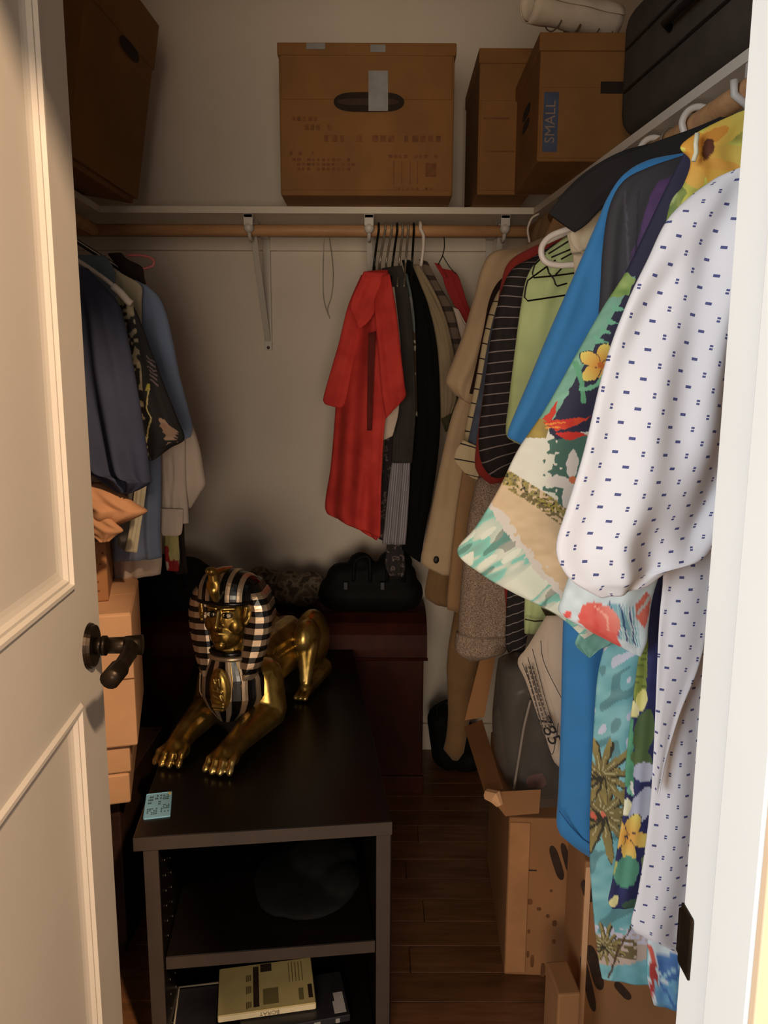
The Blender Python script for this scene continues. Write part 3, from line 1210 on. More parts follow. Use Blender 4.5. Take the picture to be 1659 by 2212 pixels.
d2 = thing('dvd_case', 'dark disc case with a white label under the yellow one', 'disc case', A2.lerp(C2, .5) - Vector((0, 0, .015)))
bm = bm_new()
bx(bm, (0, 0, -.015), (w2, h2, 0), .0015, 1, DM2)
link('case_shell', bm_mesh(bm, 'case_shell'), M_darkc, d2)
bm = bm_new()
flat(bm, [(w2 * .86, h2 * .08), (w2 * .97, h2 * .08), (w2 * .97, h2 * .52), (w2 * .88, h2 * .52), (w2 * .88, h2 * .34), (w2 * .86, h2 * .34)], DM2 @ Matrix.Translation((0, 0, .0002)), .0004)
link('white_label', bm_mesh(bm, 'white_label'), plain('label_white', c(206, 196, 190), 0.6), d2, label='white paper label')
bm = bm_new()
S2 = DM2 @ Matrix.Rotation(R(90), 4, 'X')
for x0, x1 in ((.66, .72), (.86, .9)):
    flat(bm, rect(w2 * x0, -.013, w2 * x1, -.003), S2 @ Matrix.Translation((0, 0, .0002)), .0004)
link('spine_mark', bm_mesh(bm, 'spine_mark'), plain('label_grey', c(150, 146, 140), 0.6), d2)
# flat glass-edged tray left of the pile
zt3 = .05
G = [PZ(372, 2228, zt3), PZ(466, 2216, zt3), PZ(466, 2120, zt3), PZ(384, 2133, zt3)]
GM = frame_M(G[0], G[1] - G[0], G[3] - G[0])
gw, gh = (G[1] - G[0]).length, (G[3] - G[0]).length
tr = thing('tray', 'dark tray with a pale rim left of the disc cases', 'tray', G[0].lerp(G[2], .5) - Vector((0, 0, .02)))
bm = bm_new()
bx(bm, (0, 0, -.0215), (gw, gh, -.004), .001, 1, GM)
link('tray_base', bm_mesh(bm, 'tray_base'), M_darkc, tr)
tube('tray_rim', [GM @ Vector(p) for p in ((.002, 0, 0), (.002, gh, 0), (gw, gh, 0))], .0022, plain('rim_grey', c(150, 138, 120), 0.4), tr, 6)
# folded dark fleece on the inner shelf
zz = iz + .0005
pc = PZ(735, 1990, zz)
fle = thing('folded_blanket', 'dark grey fleece folded on the cabinet\'s upper shelf', 'blanket', CMx @ Vector((CW - .16, .20, zz)), rotz=ca)
blob('fleece', [('e', (0, 0, .018), (.115, .14, .02)), ('e', (.04, .05, .035), (.075, .09, .03)), ('e', (-.05, -.03, .014), (.06, .09, .016)), ('e', (.07, -.03, .03), (.045, .06, .025))], .006, fabric('dark_fleece', c(20, 20, 21), .4, .95, 120), fle, 2)

# ---------------------------------------------------------------- trunk behind the cabinet
M_trunk = wood('mahogany', c(44, 16, 11), c(72, 28, 17), (3, 3, 1), 0.6, 0.05)
M_trunk.node_tree.nodes['Principled BSDF'].inputs['Specular IOR Level'].default_value = 0.2
tx0, tx1, ty0, ty1 = -.80, P(921, 1425, 2.285).x, 2.285, 2.583
zl = P(850, 1424, ty0).z
tk = thing('trunk', 'dark red wooden trunk with rounded lid against the back wall', 'trunk', ((tx0 + tx1) / 2, (ty0 + ty1) / 2, 0))
box('trunk_body', (tx0, ty0 + .008, 0), (tx1 - .008, ty1, zl - .004), M_trunk, tk, .004)
bm = bm_new()
prof = [(ty0 - .004, zl), (ty0 - .004, zl + .035), (ty0 + .012, zl + .075), (ty0 + .04, zl + .105), (ty0 + .09, zl + .125), (ty0 + .15, zl + .13), (ty1 - .03, zl + .12), (ty1 + .002, zl + .09), (ty1 + .002, zl)]
va = [bm.verts.new((tx0 - .004, y_, z_)) for y_, z_ in prof]
vb = [bm.verts.new((tx1 + .002, y_, z_)) for y_, z_ in prof]
bm.faces.new(va)
bm.faces.new(vb[::-1])
for i in range(len(prof)):
    j = (i + 1) % len(prof)
    bm.faces.new((va[i], vb[i], vb[j], va[j]))
ld = link('lid', bm_mesh(bm, 'lid'), M_trunk, tk)
tube('lid_bead', [(tx0 - .004, ty0 - .006, zl + .002), (tx1 + .004, ty0 - .006, zl + .002)], .005, M_trunk, tk, 8)
box('plinth', (tx0 - .004, ty0 - .002, 0), (tx1 - .004, ty0 + .012, .06), M_trunk, tk, .003)
ztop = zl + .13
M_lea = plain('black_leather', c(11, 10, 10), 0.75, var=0.3, vscale=30, bump=0.3, bscale=60, Specular_IOR_Level=0.2)
hb = thing('handbag', 'black leather bag with two humps on the right end of the trunk', 'bag', (P(800, 1300, 2.34).x, 2.38, ztop + .011))
wx = P(885, 1300, 2.32).x - P(705, 1300, 2.32).x
blob('bag_body', [('c', (-wx * .42, 0, .05), .062, (wx * .42, 0, .05), .062), ('c', (-wx * .36, 0, .10), .05, (wx * .38, 0, .105), .05), ('e', (-wx * .12, -.01, .15), (.04, .04, .035)), ('e', (wx * .30, -.01, .155), (.055, .045, .04))], .007, M_lea, hb, 5)
bm = bm_new()
tube_into(bm, smoothpath([(-wx * .2, -.055, .10), (-wx * .18, -.06, .165), (-wx * .02, -.055, .178), (0, -.058, .10)], 5), .006, 6)
tube_into(bm, smoothpath([(wx * .2, -.055, .10), (wx * .22, -.06, .175), (wx * .38, -.055, .185), (wx * .40, -.058, .10)], 5), .006, 6)
link('bag_handles', bm_mesh(bm, 'bag_handles'), M_lea, hb, local=True, smooth=True)
bm = bm_new()
for qx in (-.32, .12):
    bx(bm, (wx * qx, -.066, .075), (wx * qx + .014, -.055, .10), .002)
link('buckle', bm_mesh(bm, 'buckle'), plain('dull_steel', c(52, 52, 56), 0.5, 0.5), hb, local=True)
# patterned soft hat or bundle behind the sphinx
M_cam = NT('mottled_cloth')
M_cam.base(M_cam.ramp(M_cam.noise(34, 2), [(0.40, c(60, 48, 36)), (0.5, c(128, 112, 92)), (0.6, c(84, 70, 56))]))
M_cam.set(Roughness=.9)
hx_ = P(642, 1290, 2.36)
ht = thing('cloth_bundle', 'mottled brown cloth bundle on the trunk behind the sphinx', 'cloth', (hx_.x, 2.42, ztop + .006))
blob('bundle', [('e', (0, 0, .05), (.085, .075, .055)), ('e', (-.09, .01, .055), (.06, .07, .06)), ('e', (.04, -.02, .075), (.05, .045, .045)), ('e', (-.03, -.03, .085), (.045, .045, .04)), ('e', (-.13, 0, .07), (.045, .06, .06))], .006, M_cam.m, ht, 3)
# black soft luggage on the left end of the trunk
q0, q1_ = P(258, 1320, 2.2), P(418, 1320, 2.2)
lg = thing('duffel_bag', 'black soft bag on the left end of the trunk under the blue shirts', 'bag', ((q0.x + q1_.x) / 2 - .03, 2.36, ztop + .011))
blob('duffel', [('c', (-.10, 0, .075), .085, (.12, 0, .07), .08), ('c', (-.08, 0, .14), .05, (.10, 0, .12), .05)], .008, fabric('black_canvas', c(20, 20, 22), .2, .9), lg, 5)
tube('strap', smoothpath([(-.08, -.07, .10), (-.06, -.085, .17), (.06, -.08, .165), (.09, -.075, .09)], 6), .007, M_lea, lg, 6, local=True)
# black bag slumped on the floor in the corner
bt = thing('shoulder_bag', 'black bag slumped on the floor right of the trunk', 'bag', (P(978, 1640, 2.40).x, 2.44, 0))
blob('bag_body', [('c', (-.005, 0, .07), .068, (-.03, .01, .18), .058), ('e', (.05, 0, .05), (.075, .06, .05)), ('e', (.03, -.01, .12), (.06, .06, .07))], .007, M_lea, bt, 5)
tube('bag_strap', smoothpath([(-.05, -.03, .19), (-.055, -.04, .25), (.0, -.04, .265), (.02, -.035, .17)], 6), .006, M_lea, bt, 6, local=True)

# ================================================================ the sphinx (local: x right, y back, z up from the cabinet top)
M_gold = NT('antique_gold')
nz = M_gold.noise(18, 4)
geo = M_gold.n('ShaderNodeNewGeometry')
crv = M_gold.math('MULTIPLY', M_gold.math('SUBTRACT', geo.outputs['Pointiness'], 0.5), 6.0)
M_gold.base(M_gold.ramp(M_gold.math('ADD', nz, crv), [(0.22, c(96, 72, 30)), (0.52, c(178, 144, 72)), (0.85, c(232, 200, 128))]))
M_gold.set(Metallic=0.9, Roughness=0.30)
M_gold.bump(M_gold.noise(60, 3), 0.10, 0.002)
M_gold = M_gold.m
M_silver = plain('champagne_stripe', c(206, 180, 150), 0.30, 0.75, var=0.10, vscale=30)
M_bl = plain('black_lacquer', c(14, 12, 12), 0.22, var=0.2)
SO = Vector((-.4055, 1.512, ZT + .002))
YAW = R(-15.5)
sp = thing('sphinx_statue', 'golden sphinx statue with black and silver striped headdress on the cabinet', 'statue', SO, rotz=YAW)
pr = [('c', (0, .23, .115), .072, (0, .50, .105), .066), ('c', (0, .30, .14), .055, (0, .52, .135), .055), ('c', (0, .20, .13), .066, (0, .20, .22), .044)]
for s in (-1, 1):
    pr += [('c', (s * .060, .235, .13), .046, (s * .074, .225, .055), .046), ('c', (s * .074, .225, .047), .044, (s * .066, .085, .036), .028),
           ('c', (s * .066, .085, .036), .028, (s * .060, .035, .025), .027), ('e', (s * .060, .034, .022), (.0315, .03, .024))]
    for i, ox in enumerate((-.0245, -.0082, .0082, .0245)):
        bk = abs(ox) * .35
        pr += [('c', (s * .060 + ox * .9, .022 + bk, .028), .0084, (s * .060 + ox * 1.1, .002 + bk, .0250), .0086),
               ('c', (s * .060 + ox * 1.1, .000 + bk, .0230), .0072, (s * .060 + ox * 1.15, -.008 + bk, .014), .0074),
               ('c', (s * .060 + ox * 1.15, -.010 + bk, .013), .0082, (s * .060 + ox * 1.16, -.014 + bk, .0080), .0072)]
    # haunch, hind leg and hind paw
    pr += [('e', (s * .070, .525, .125), (.046, .080, .085)), ('e', (s * .078, .47, .15), (.034, .05, .050)), ('c', (s * .094, .455, .135), .022, (s * .090, .435, .04), .013), ('c', (s * .080, .445, .13), .020, (s * .084, .435, .045), .014),
           ('c', (s * .082, .57, .03), .030, (s * .088, .43, .020), .020)]
    for ox in (-.016, -.003, .010):
        pr += [('c', (s * .090 + ox, .425, .020), .0075, (s * .090 + ox, .398, .010), .0080)]
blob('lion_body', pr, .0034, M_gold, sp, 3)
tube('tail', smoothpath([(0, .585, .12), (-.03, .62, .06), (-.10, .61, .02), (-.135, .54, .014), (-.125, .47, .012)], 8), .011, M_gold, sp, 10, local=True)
# head
hp = [('e', (0, .185, .292), (.050, .052, .070)), ('e', (0, .166, .252), (.037, .037, .036)), ('e', (0, .1375, .2330), (.013, .010, .010)),
      ('c', (0, .190, .17), .042, (0, .188, .24), .038),
      ('c', (0, .1335, .312), .0042, (0, .1195, .2800), .0062), ('e', (-.0070, .1265, .2775), (.0048, .007, .0044)), ('e', (.0070, .1265, .2775), (.0048, .007, .0044)),
      ('c', (-.013, .1355, .2605), .0034, (0, .1300, .2615), .0046), ('c', (.013, .1355, .2605), .0034, (0, .1300, .2615), .0046), ('c', (-.0085, .1345, .2530), .0046, (.0085, .1345, .2530), .0046),
      ('c', (-.034, .1475, .3170), .0030, (-.009, .1365, .3175), .0034), ('c', (.034, .1475, .3170), .0030, (.009, .1365, .3175), .0034)]
for s in (-1, 1):
    hp += [('e', (s * .026, .158, .276), (.021, .018, .024))]
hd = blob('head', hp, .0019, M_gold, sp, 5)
M_eye = plain('ivory_eye', c(236, 214, 176), 0.2, var=0.02)
for s in (-1, 1):
    bm = bm_new()
    bmesh.ops.create_uvsphere(bm, u_segments=16, v_segments=10, radius=1, matrix=Matrix.Translation((s * .0195, .1375, .3035)) @ Matrix.Rotation(s * R(-20), 4, 'Z') @ Matrix.Diagonal((.0112, .0050, .0056, 1)))
    ey = link('eye', bm_mesh(bm, 'eye'), M_eye, hd, local=True, smooth=True)
    bm = bm_new()
    bmesh.ops.create_uvsphere(bm, u_segments=14, v_segments=8, radius=1, matrix=Matrix.Translation((s * .0182, .1334, .3035)) @ Matrix.Diagonal((.0046, .0024, .0050, 1)))
    link('iris', bm_mesh(bm, 'iris'), M_bl, hd, local=True, smooth=True)
    up_ = [(s * (.0195 + .0122 * math.cos(a_)), .1345 + .0042 * math.cos(a_) * (1 if math.cos(a_) > 0 else -.2), .3035 + .0060 * math.sin(a_)) for a_ in np.linspace(0, 2 * math.pi, 18)[:-1]]
    tube('eye_liner', up_, .0015, M_bl, hd, 6, closed=True, local=True)
    # ear in front of the headdress
    blob('ear', [('c', (s * .056, .160, .318), .0055, (s * .0625, .166, .311), .0055), ('c', (s * .0625, .166, .311), .0055, (s * .0605, .164, .293), .0050), ('c', (s * .0605, .164, .293), .005, (s * .055, .158, .283), .0055), ('c', (s * .056, .160, .318), .005, (s * .054, .158, .300), .004), ('e', (s * .0575, .165, .302), (.006, .006, .016))], .0016, M_gold, sp, 3)

# headdress: black cloth shape with raised pale bands
hdz = [.138, .15, .18, .22, .26, .29, .32, .345, .362]
hw_ = [.060, .068, .080, .093, .101, .103, .098, .086, .070]
hyf = [.150, .150, .154, .160, .164, .166, .166, .166, .170]
hin = [.033, .034, .036, .040, .047, .050, .050, .050, .045]


def hood_section(z, s, grow=0.0):
    w_ = float(np.interp(z, hdz, hw_)) + grow
    yf = float(np.interp(z, hdz, hyf)) - grow
    xi = float(np.interp(z, hdz, hin)) - grow * .5
    yb = float(np.interp(z, [.138, .2, .25, .36], [.205, .225, .252, .262])) + grow
    pts = [(xi, yf + .004), (xi + .006, yf), ((xi + w_) / 2, yf - .0025), (w_ - .010, yf + .004), (w_ - .002, yf + .014), (w_, yf + .026), (w_ - .012, yb - .016), (w_ * .6, yb), (xi * .6, yb + .004), (xi, yf + .03)]
    return [Vector((s * x, y_, z)) for x, y_ in pts]


def hood_loft(name, z0, z1, s, mat, grow, n, parent):
    bm = bm_new()
    rings = [[bm.verts.new(p) for p in hood_section(z0 + (z1 - z0) * i / n, s, grow)] for i in range(n + 1)]
    k_ = len(rings[0])
    for A, B in zip(rings[:-1], rings[1:]):
        for i in range(k_):
            bm.faces.new((A[i], A[(i + 1) % k_], B[(i + 1) % k_], B[i]))
    bm.faces.new(rings[0][::-1])
    bm.faces.new(rings[-1])
    return link(name, bm_mesh(bm, name), mat, parent, local=True)


hood = hood_loft('headdress', .138, .366, 1, M_bl, 0, 16, sp)
hood_loft('headdress_lappet', .138, .366, -1, M_bl, 0, 16, hood)
z = .1485
while z < .355:
    for s in (-1, 1):
        hood_loft('pale_band', z, z + .0140, s, M_silver, .0016, 2, hood)
    z += .0268
# crown: slices across, pale and black by turns
DC = Vector((0, .196, .333))


def crown_pt(tx, g, grow=0.0):
    s = math.sqrt(max(0, 1 - (tx * .97) ** 2))
    return DC + Vector(((.066 + grow) * tx * (1 + .12 * max(0, -math.cos(g))), -(.070 + grow) * math.cos(g) * (0.35 + .65 * s), (.066 + grow) * math.sin(g) * (.36 + .64 * s) * (1 + .18 * math.cos(g))))


NSL = 11
for i in range(NSL):
    t0, t1 = -1 + 2 * i / NSL, -1 + 2 * (i + 1) / NSL
    pale = i % 2 == 1
    grow = .0016 if pale else 0
    if pale:
        t0, t1 = t0 + .018, t1 - .018
    bm = bm_new()
    gs = np.linspace(0, math.pi, 25)
    ts_ = [t0, (t0 + t1) / 2, t1]
    outer = [[bm.verts.new(crown_pt(t_, g, grow)) for t_ in ts_] for g in gs]
    inner = [[bm.verts.new(DC + (crown_pt(t_, g, 0) - DC) * .9) for t_ in ts_] for g in gs]
    for A, B in ((outer, None),):
        for j in range(len(gs) - 1):
            for q in range(2):
                bm.faces.new((outer[j][q], outer[j][q + 1], outer[j + 1][q + 1], outer[j + 1][q]))
                bm.faces.new((inner[j][q], inner[j + 1][q], inner[j + 1][q + 1], inner[j][q + 1]))
            bm.faces.new((outer[j][0], outer[j + 1][0], inner[j + 1][0], inner[j][0]))
            bm.faces.new((outer[j][2], inner[j][2], inner[j + 1][2], outer[j + 1][2]))
    link('crown_band' if pale else 'crown_stripe', bm_mesh(bm, 'crown_stripe'), M_silver if pale else M_bl, hood, local=True, smooth=False)
bm = bm_new()
tube_into(bm, [crown_pt(t_, .04, .001) + Vector((0, 0, -.004)) for t_ in np.linspace(-.98, .98, 20)], .0048, 8)
link('brow_band', bm_mesh(bm, 'brow_band'), M_bl, hood, local=True, smooth=True)
# cobra on the brow
blob('cobra', [('c', (0, .124, .344), .0085, (0, .116, .366), .0130), ('e', (0, .113, .376), (.0165, .0075, .021)), ('c', (0, .116, .388), .012, (0, .112, .408), .0105), ('e', (-.004, .106, .412), (.008, .012, .0085)), ('e', (.004, .106, .412), (.008, .012, .0085)), ('c', (0, .124, .404), .009, (0, .160, .402), .008), ('c', (0, .160, .402), .008, (0, .20, .396), .006)], .0018, M_gold, sp, 3)
# chest with upright stripes, collar and medallion


def chest_pt(an, z, grow=0.0):
    rx = float(np.interp(z, [.045, .07, .10, .15, .205], [.034, .066, .082, .079, .046])) + grow
    yc = float(np.interp(z, [.045, .12, .205], [.205, .198, .192]))
    ry = float(np.interp(z, [.045, .10, .15, .205], [.060, .070, .060, .044])) + grow
    return Vector((rx * math.sin(an), yc - ry * math.cos(an), z))


NS2 = 13
zsx = np.linspace(.045, .205, 15)
chest = None
for i in range(NS2):
    a0, a1 = R(-88) + R(176) * i / NS2, R(-88) + R(176) * (i + 1) / NS2
    pale = i % 2 == 1
    g_ = .0014 if pale else 0
    if pale:
        a0, a1 = a0 + R(1.5), a1 - R(1.5)
    bm = bm_new()
    out = [[bm.verts.new(chest_pt(a_, z_, g_)) for a_ in (a0, (a0 + a1) / 2, a1)] for z_ in zsx]
    inn = [[bm.verts.new(chest_pt(a_, z_, -.010)) for a_ in (a0, (a0 + a1) / 2, a1)] for z_ in zsx]
    for j in range(len(zsx) - 1):
        for q in range(2):
            bm.faces.new((out[j][q], out[j][q + 1], out[j + 1][q + 1], out[j + 1][q]))
        bm.faces.new((out[j][0], out[j + 1][0], inn[j + 1][0], inn[j][0]))
        bm.faces.new((out[j][2], inn[j][2], inn[j + 1][2], out[j + 1][2]))
    o = link('chest_stripe', bm_mesh(bm, 'chest_stripe'), M_silver if pale else M_bl, chest or sp, local=True)
    if chest is None:
        chest = o
        chest.name = 'chest_cloth'
for zz, g_, mt, rr in ((.2075, .002, M_bl, .0065), (.196, .0015, M_silver, .0062)):
    tube('collar', [chest_pt(a_, min(zz, .205), g_) + Vector((0, 0, zz - min(zz, .205))) for a_ in np.linspace(R(-85), R(85), 24)], rr, mt, sp, 8, local=True)
mp_ = [('e', (0, .130, .128), (.0270, .012, .053)), ('e', (0, .124, .128), (.022, .008, .046)), ('c', (-.007, .1155, .158), .0032, (-.004, .1155, .140), .0026), ('c', (.005, .1155, .160), .0030, (.007, .1160, .142), .0026), ('c', (-.010, .1162, .132), .0026, (.010, .1162, .128), .0026), ('c', (-.010, .1165, .119), .0026, (.004, .1165, .113), .0026), ('c', (.006, .1165, .120), .003, (.010, .1168, .110), .003), ('c', (-.012, .1185, .094), .0045, (.012, .1185, .094), .0045), ('c', (-.010, .1195, .086), .0035, (.010, .1195, .086), .0035), ('c', (0, .1160, .150), .0026, (.001, .1160, .136), .0026)]
md = blob('medallion', mp_, .0016, M_gold, sp, 2)

# ================================================================ garments
M_print = painted()


def garment(name, px, py, d, label, cat, group=None):
    return thing(name, label, cat, P(px, py, d), group)


M_plas = plain('white_plastic', c(226, 214, 200), 0.35, var=0.03)
M_wireb = plain('black_wire', c(26, 24, 22), 0.4, 0.5)
GR = 'garments on the right rod'
GB = 'garments on the back rod'
GL = 'garments on the left rod'

# ---- 1 white shirt with small navy dashes (nearest, right)
M_dot = dotted('white_dash_cloth', c(226, 222, 222), c(72, 76, 124), .0245, .0150, .0031, .0056)
t = garment('button_shirt', 1600, 350, .92, 'white shirt with small navy dashes, nearest the doorway', 'shirt', GR)
cloth('sleeve', [(1545, 385, 1690, 330), (1490, 425, 1690, 440), (1440, 478, 1680, 540), (1400, 560, 1670, 640), (1355, 655, 1655, 740), (1308, 785, 1640, 850), (1262, 975, 1620, 990), (1226, 1095, 1590, 1085), (1204, 1165, 1560, 1140), (1206, 1210, 1545, 1170), (1232, 1252, 1515, 1205), (1268, 1276, 1455, 1222), (1297, 1291, 1400, 1264)], .865, M_dot, t, thick=.022, fold=.015, k=1.5, nr=90, nc=60, slant=.22)
cloth('shirt_body', [(1560, 420, 1680, 400), (1470, 620, 1680, 620), (1440, 900, 1650, 900), (1434, 1200, 1640, 1200), (1424, 1420, 1620, 1420), (1412, 1640, 1600, 1640), (1398, 1800, 1590, 1800), (1378, 1930, 1570, 1930), (1364, 2003, 1550, 2040), (1402, 2024, 1530, 2070), (1440, 2046, 1510, 2080), (1462, 2060, 1490, 2088)], .945, M_dot, t, thick=.008, fold=.007, k=1.0, nr=100, nc=46)
cloth('shirt_front', [(1480, 560, 1600, 560), (1446, 1000, 1570, 1000), (1436, 1210, 1560, 1210), (1425, 1330, 1536, 1330), (1420, 1430, 1510, 1440), (1416, 1530, 1470, 1540), (1412, 1620, 1440, 1640), (1408, 1700, 1424, 1720)], .915, M_dot, t, thick=.006, fold=.003, k=.8, nr=80, nc=24)

# ---- 2 sunflower print shirt
sun = Print((196, 190, 84)).fn(lambda p, o: (o * (.75 + .5 * vnoise(p[:, 0] / 22, p[:, 1] / 30))[:, None]))
sun.ell(1560, 285, 70, 26, -35, (214, 196, 88), (232, 176, 70)).ell(1575, 340, 64, 22, 5, (206, 196, 96), (226, 168, 66)).ell(1555, 392, 60, 26, 40, (214, 194, 80), (228, 160, 62)).ell(1500, 318, 46, 26, 60, (232, 178, 70), (222, 150, 50)).ell(1492, 372, 40, 22, 75, (232, 184, 84), (226, 160, 64)).ell(1532, 300, 40, 14, -30, (218, 146, 56)).ell(1540, 360, 52, 12, 8, (222, 160, 66))
sun.ell(1522, 326, 12, 24, 15, (96, 48, 22)).poly([(1400, 420), (1470, 395), (1478, 420), (1450, 470), (1380, 560)], (98, 124, 62), (150, 160, 84)).line([(1468, 400), (1448, 440)], 7, (170, 186, 120))
t = garment('print_shirt', 1580, 300, 1.0, 'yellow sunflower print shirt with only its shoulder showing', 'shirt', GR)
cloth('shirt_body', [(1588, 246, 1680, 215), (1540, 268, 1680, 250), (1500, 290, 1680, 300), (1470, 318, 1680, 360), (1492, 348, 1680, 410), (1476, 400, 1670, 480), (1445, 450, 1670, 560), (1420, 620, 1660, 700), (1415, 760, 1650, 780)], 1.0, M_print, t, thick=.012, fold=.004, nr=150, nc=90, paint=sun)
tube('hanger_loop', [P(x_, y_, .978) for x_, y_ in ((1506, 288), (1503, 312), (1504, 330), (1498, 348))], .003, fabric('cream_tape', c(226, 222, 190)), t)

# ---- 3 flamingo print sleeve
fl2 = Print((214, 226, 226)).fn(lambda p, o: o * (.93 + .12 * vnoise(p[:, 0] / 18, p[:, 1] / 18))[:, None])
fl2.poly([(1302, 1296), (1325, 1294), (1340, 1320), (1352, 1350), (1372, 1400), (1340, 1345), (1325, 1340)], (150, 186, 194), (110, 150, 170))
for i in range(9):
    fl2.line([(1306 + i * 7, 1292 + i), (1330 + i * 6, 1370 + i * 3)], 3, [(52, 84, 124), (120, 178, 186), (164, 206, 204)][i % 3])
fl2.poly([(1243, 1320), (1252, 1298), (1275, 1290), (1300, 1300), (1316, 1322), (1326, 1350), (1326, 1370), (1346, 1404), (1318, 1392), (1270, 1360), (1244, 1338)], (226, 84, 76), (236, 116, 100))
fl2.ell(1304, 1330, 22, 34, -30, (240, 150, 132), (230, 100, 88)).line([(1276, 1302), (1300, 1320), (1304, 1352)], 4, (246, 170, 150)).ell(1222, 1322, 8, 10, 20, (228, 90, 80))
fl2.poly([(1360, 1300), (1390, 1270), (1402, 1290), (1396, 1330), (1384, 1352), (1368, 1330)], (206, 92, 78), (222, 120, 96)).line([(1370, 1318), (1394, 1288)], 8, (190, 194, 184))
t = garment('print_shirt', 1500, 520, 1.03, 'white print shirt with a coral flamingo on its sleeve', 'shirt', GR)
cloth('sleeve', [(1480, 560, 1600, 560), (1400, 800, 1560, 800), (1330, 1000, 1500, 1000), (1262, 1180, 1450, 1180), (1232, 1240, 1425, 1235), (1215, 1290, 1408, 1290), (1208, 1322, 1400, 1345), (1250, 1350, 1396, 1385), (1330, 1392, 1384, 1418)], .975, M_print, t, thick=.020, fold=.004, k=1.4, nr=170, nc=90, paint=fl2)
cloth('shirt_body', [(1500, 560, 1660, 560), (1440, 1000, 1640, 1000), (1420, 1500, 1620, 1500), (1405, 1900, 1600, 1900), (1398, 2050, 1560, 2060), (1398, 2110, 1540, 2150), (1412, 2170, 1520, 2190)], 1.035, M_print, t, thick=.008, fold=.004, nr=160, nc=50,
      paint=Print((214, 226, 226)).poly([(1370, 2040), (1400, 2035), (1402, 2110), (1380, 2112)], (110, 180, 186)).line([(1402, 2040), (1412, 2080), (1406, 2150)], 9, (214, 96, 80)).poly([(1402, 2070), (1416, 2080), (1420, 2140), (1404, 2145)], (176, 60, 54)).poly([(1416, 2060), (1470, 2040), (1470, 2110), (1425, 2110)], (96, 140, 190), (60, 100, 160)).line([(1410, 2120), (1480, 2060)], 5, (160, 200, 214)).poly([(1412, 2125), (1470, 2100), (1470, 2190), (1420, 2185)], (130, 190, 204), (90, 140, 190)).line([(1425, 2120), (1455, 2170)], 5, (70, 110, 170)))

# ---- 4 tropical shirt: navy floral zone above a beach scene


def beach(p, out):
    x, y = p[:, 0], p[:, 1]
    n1 = vnoise(x / 20, y / 12)
    s = (x - 985) * .55 + (1180 - y)     # height above the hem line, along the slant
    # sand
    sand = np.stack([206 + 16 * n1, 178 + 16 * n1, 138 + 18 * n1], 1)
    # sea, parted from the sand by a ragged foam line
    fo = ((x - 1049) * 1.27 - (y - 1080)) * .8 + 16 * (vnoise(x / 16, y / 16) - .5) + 10 * (vnoise(x / 6 + 9, y / 6) - .5)
    w = vnoise(x / 34 + y / 70, y / 11 + x / 22)
    w2 = vnoise(x / 50 + 5, y / 20 + x / 28)
    sea = np.stack([132 + 90 * (w > .62) * w, 174 + 46 * w, 156 + 46 * w], 1)
    dk = (w2 < .34)
    sea[dk] = sea[dk] * .74
    wh = (w2 > .66)
    sea[wh] = np.array([222, 226, 206])
    out = sand
    m = fo < 0
    out[m] = sea[m]
    foam = (fo > -9) & (fo < 8 + 8 * n1)
    out[foam] = np.array([216, 206, 194])
    # shrubs on the sand
    b = (y - 1030) - (x - 1090) * .62
    sh_ = (b > -26) & (b < 22) & (x > 1085) & (vnoise(x / 6, y / 5) > .30 + np.abs(b) / 90)
    out[sh_] = np.stack([120 + 60 * vnoise(x / 4, y / 4), 110 + 52 * vnoise(x / 4, y / 4), 60 + 30 * n1], 1)[sh_]
    b2 = (y - 1052) - (x - 1110) * .72
    s2 = (np.abs(b2) < 9) & (x > 1105) & (vnoise(x / 7 + 3, y / 4 + 2) > .52)
    out[s2] = np.array([112, 98, 58])
    drk = sh_ & (vnoise(x / 5 + 7, y / 3) > .74)
    out[drk] = np.array([52, 46, 34])
    # pale sky above the dunes
    sky = (b < -20)
    out[sky] = np.stack([222 + 6 * n1, 218 + 8 * n1, 200 + 8 * n1], 1)[sky]
    lf = (b < -14) & (x > 1160) & (y > 940) & (vnoise(x / 9, y / 8) * .7 + (x - 1160) / 75 > .72)
    out[lf] = np.array([74, 108, 94])
    rk = sky & (np.abs(x - 1152) + (y - 935) * .3 < 26) & (y < 945) & (y > 880)
    out[rk] = np.stack([140 + 40 * n1, 120 + 34 * n1, 66 + 10 * n1], 1)[rk]
    # navy zone at the top, with a ragged lower edge
    nv = (y + (x - 1200) * .12 < 942 + 14 * (n1 - .5)) & (x > 1182)
    nv |= y < 860
    out[nv] = np.array([44, 42, 66])
    # green stem along the outer seam
    ed = x - np.interp(y, [560, 595, 735, 880, 970], [1366, 1342, 1262, 1178, 1120])
    st_ = (ed < 27 + 6 * (n1 - .5)) & (y < 905) & (y > 600)
    out[st_] = np.stack([116 + 26 * w, 166 + 26 * w, 142 + 22 * w], 1)[st_]
    return out


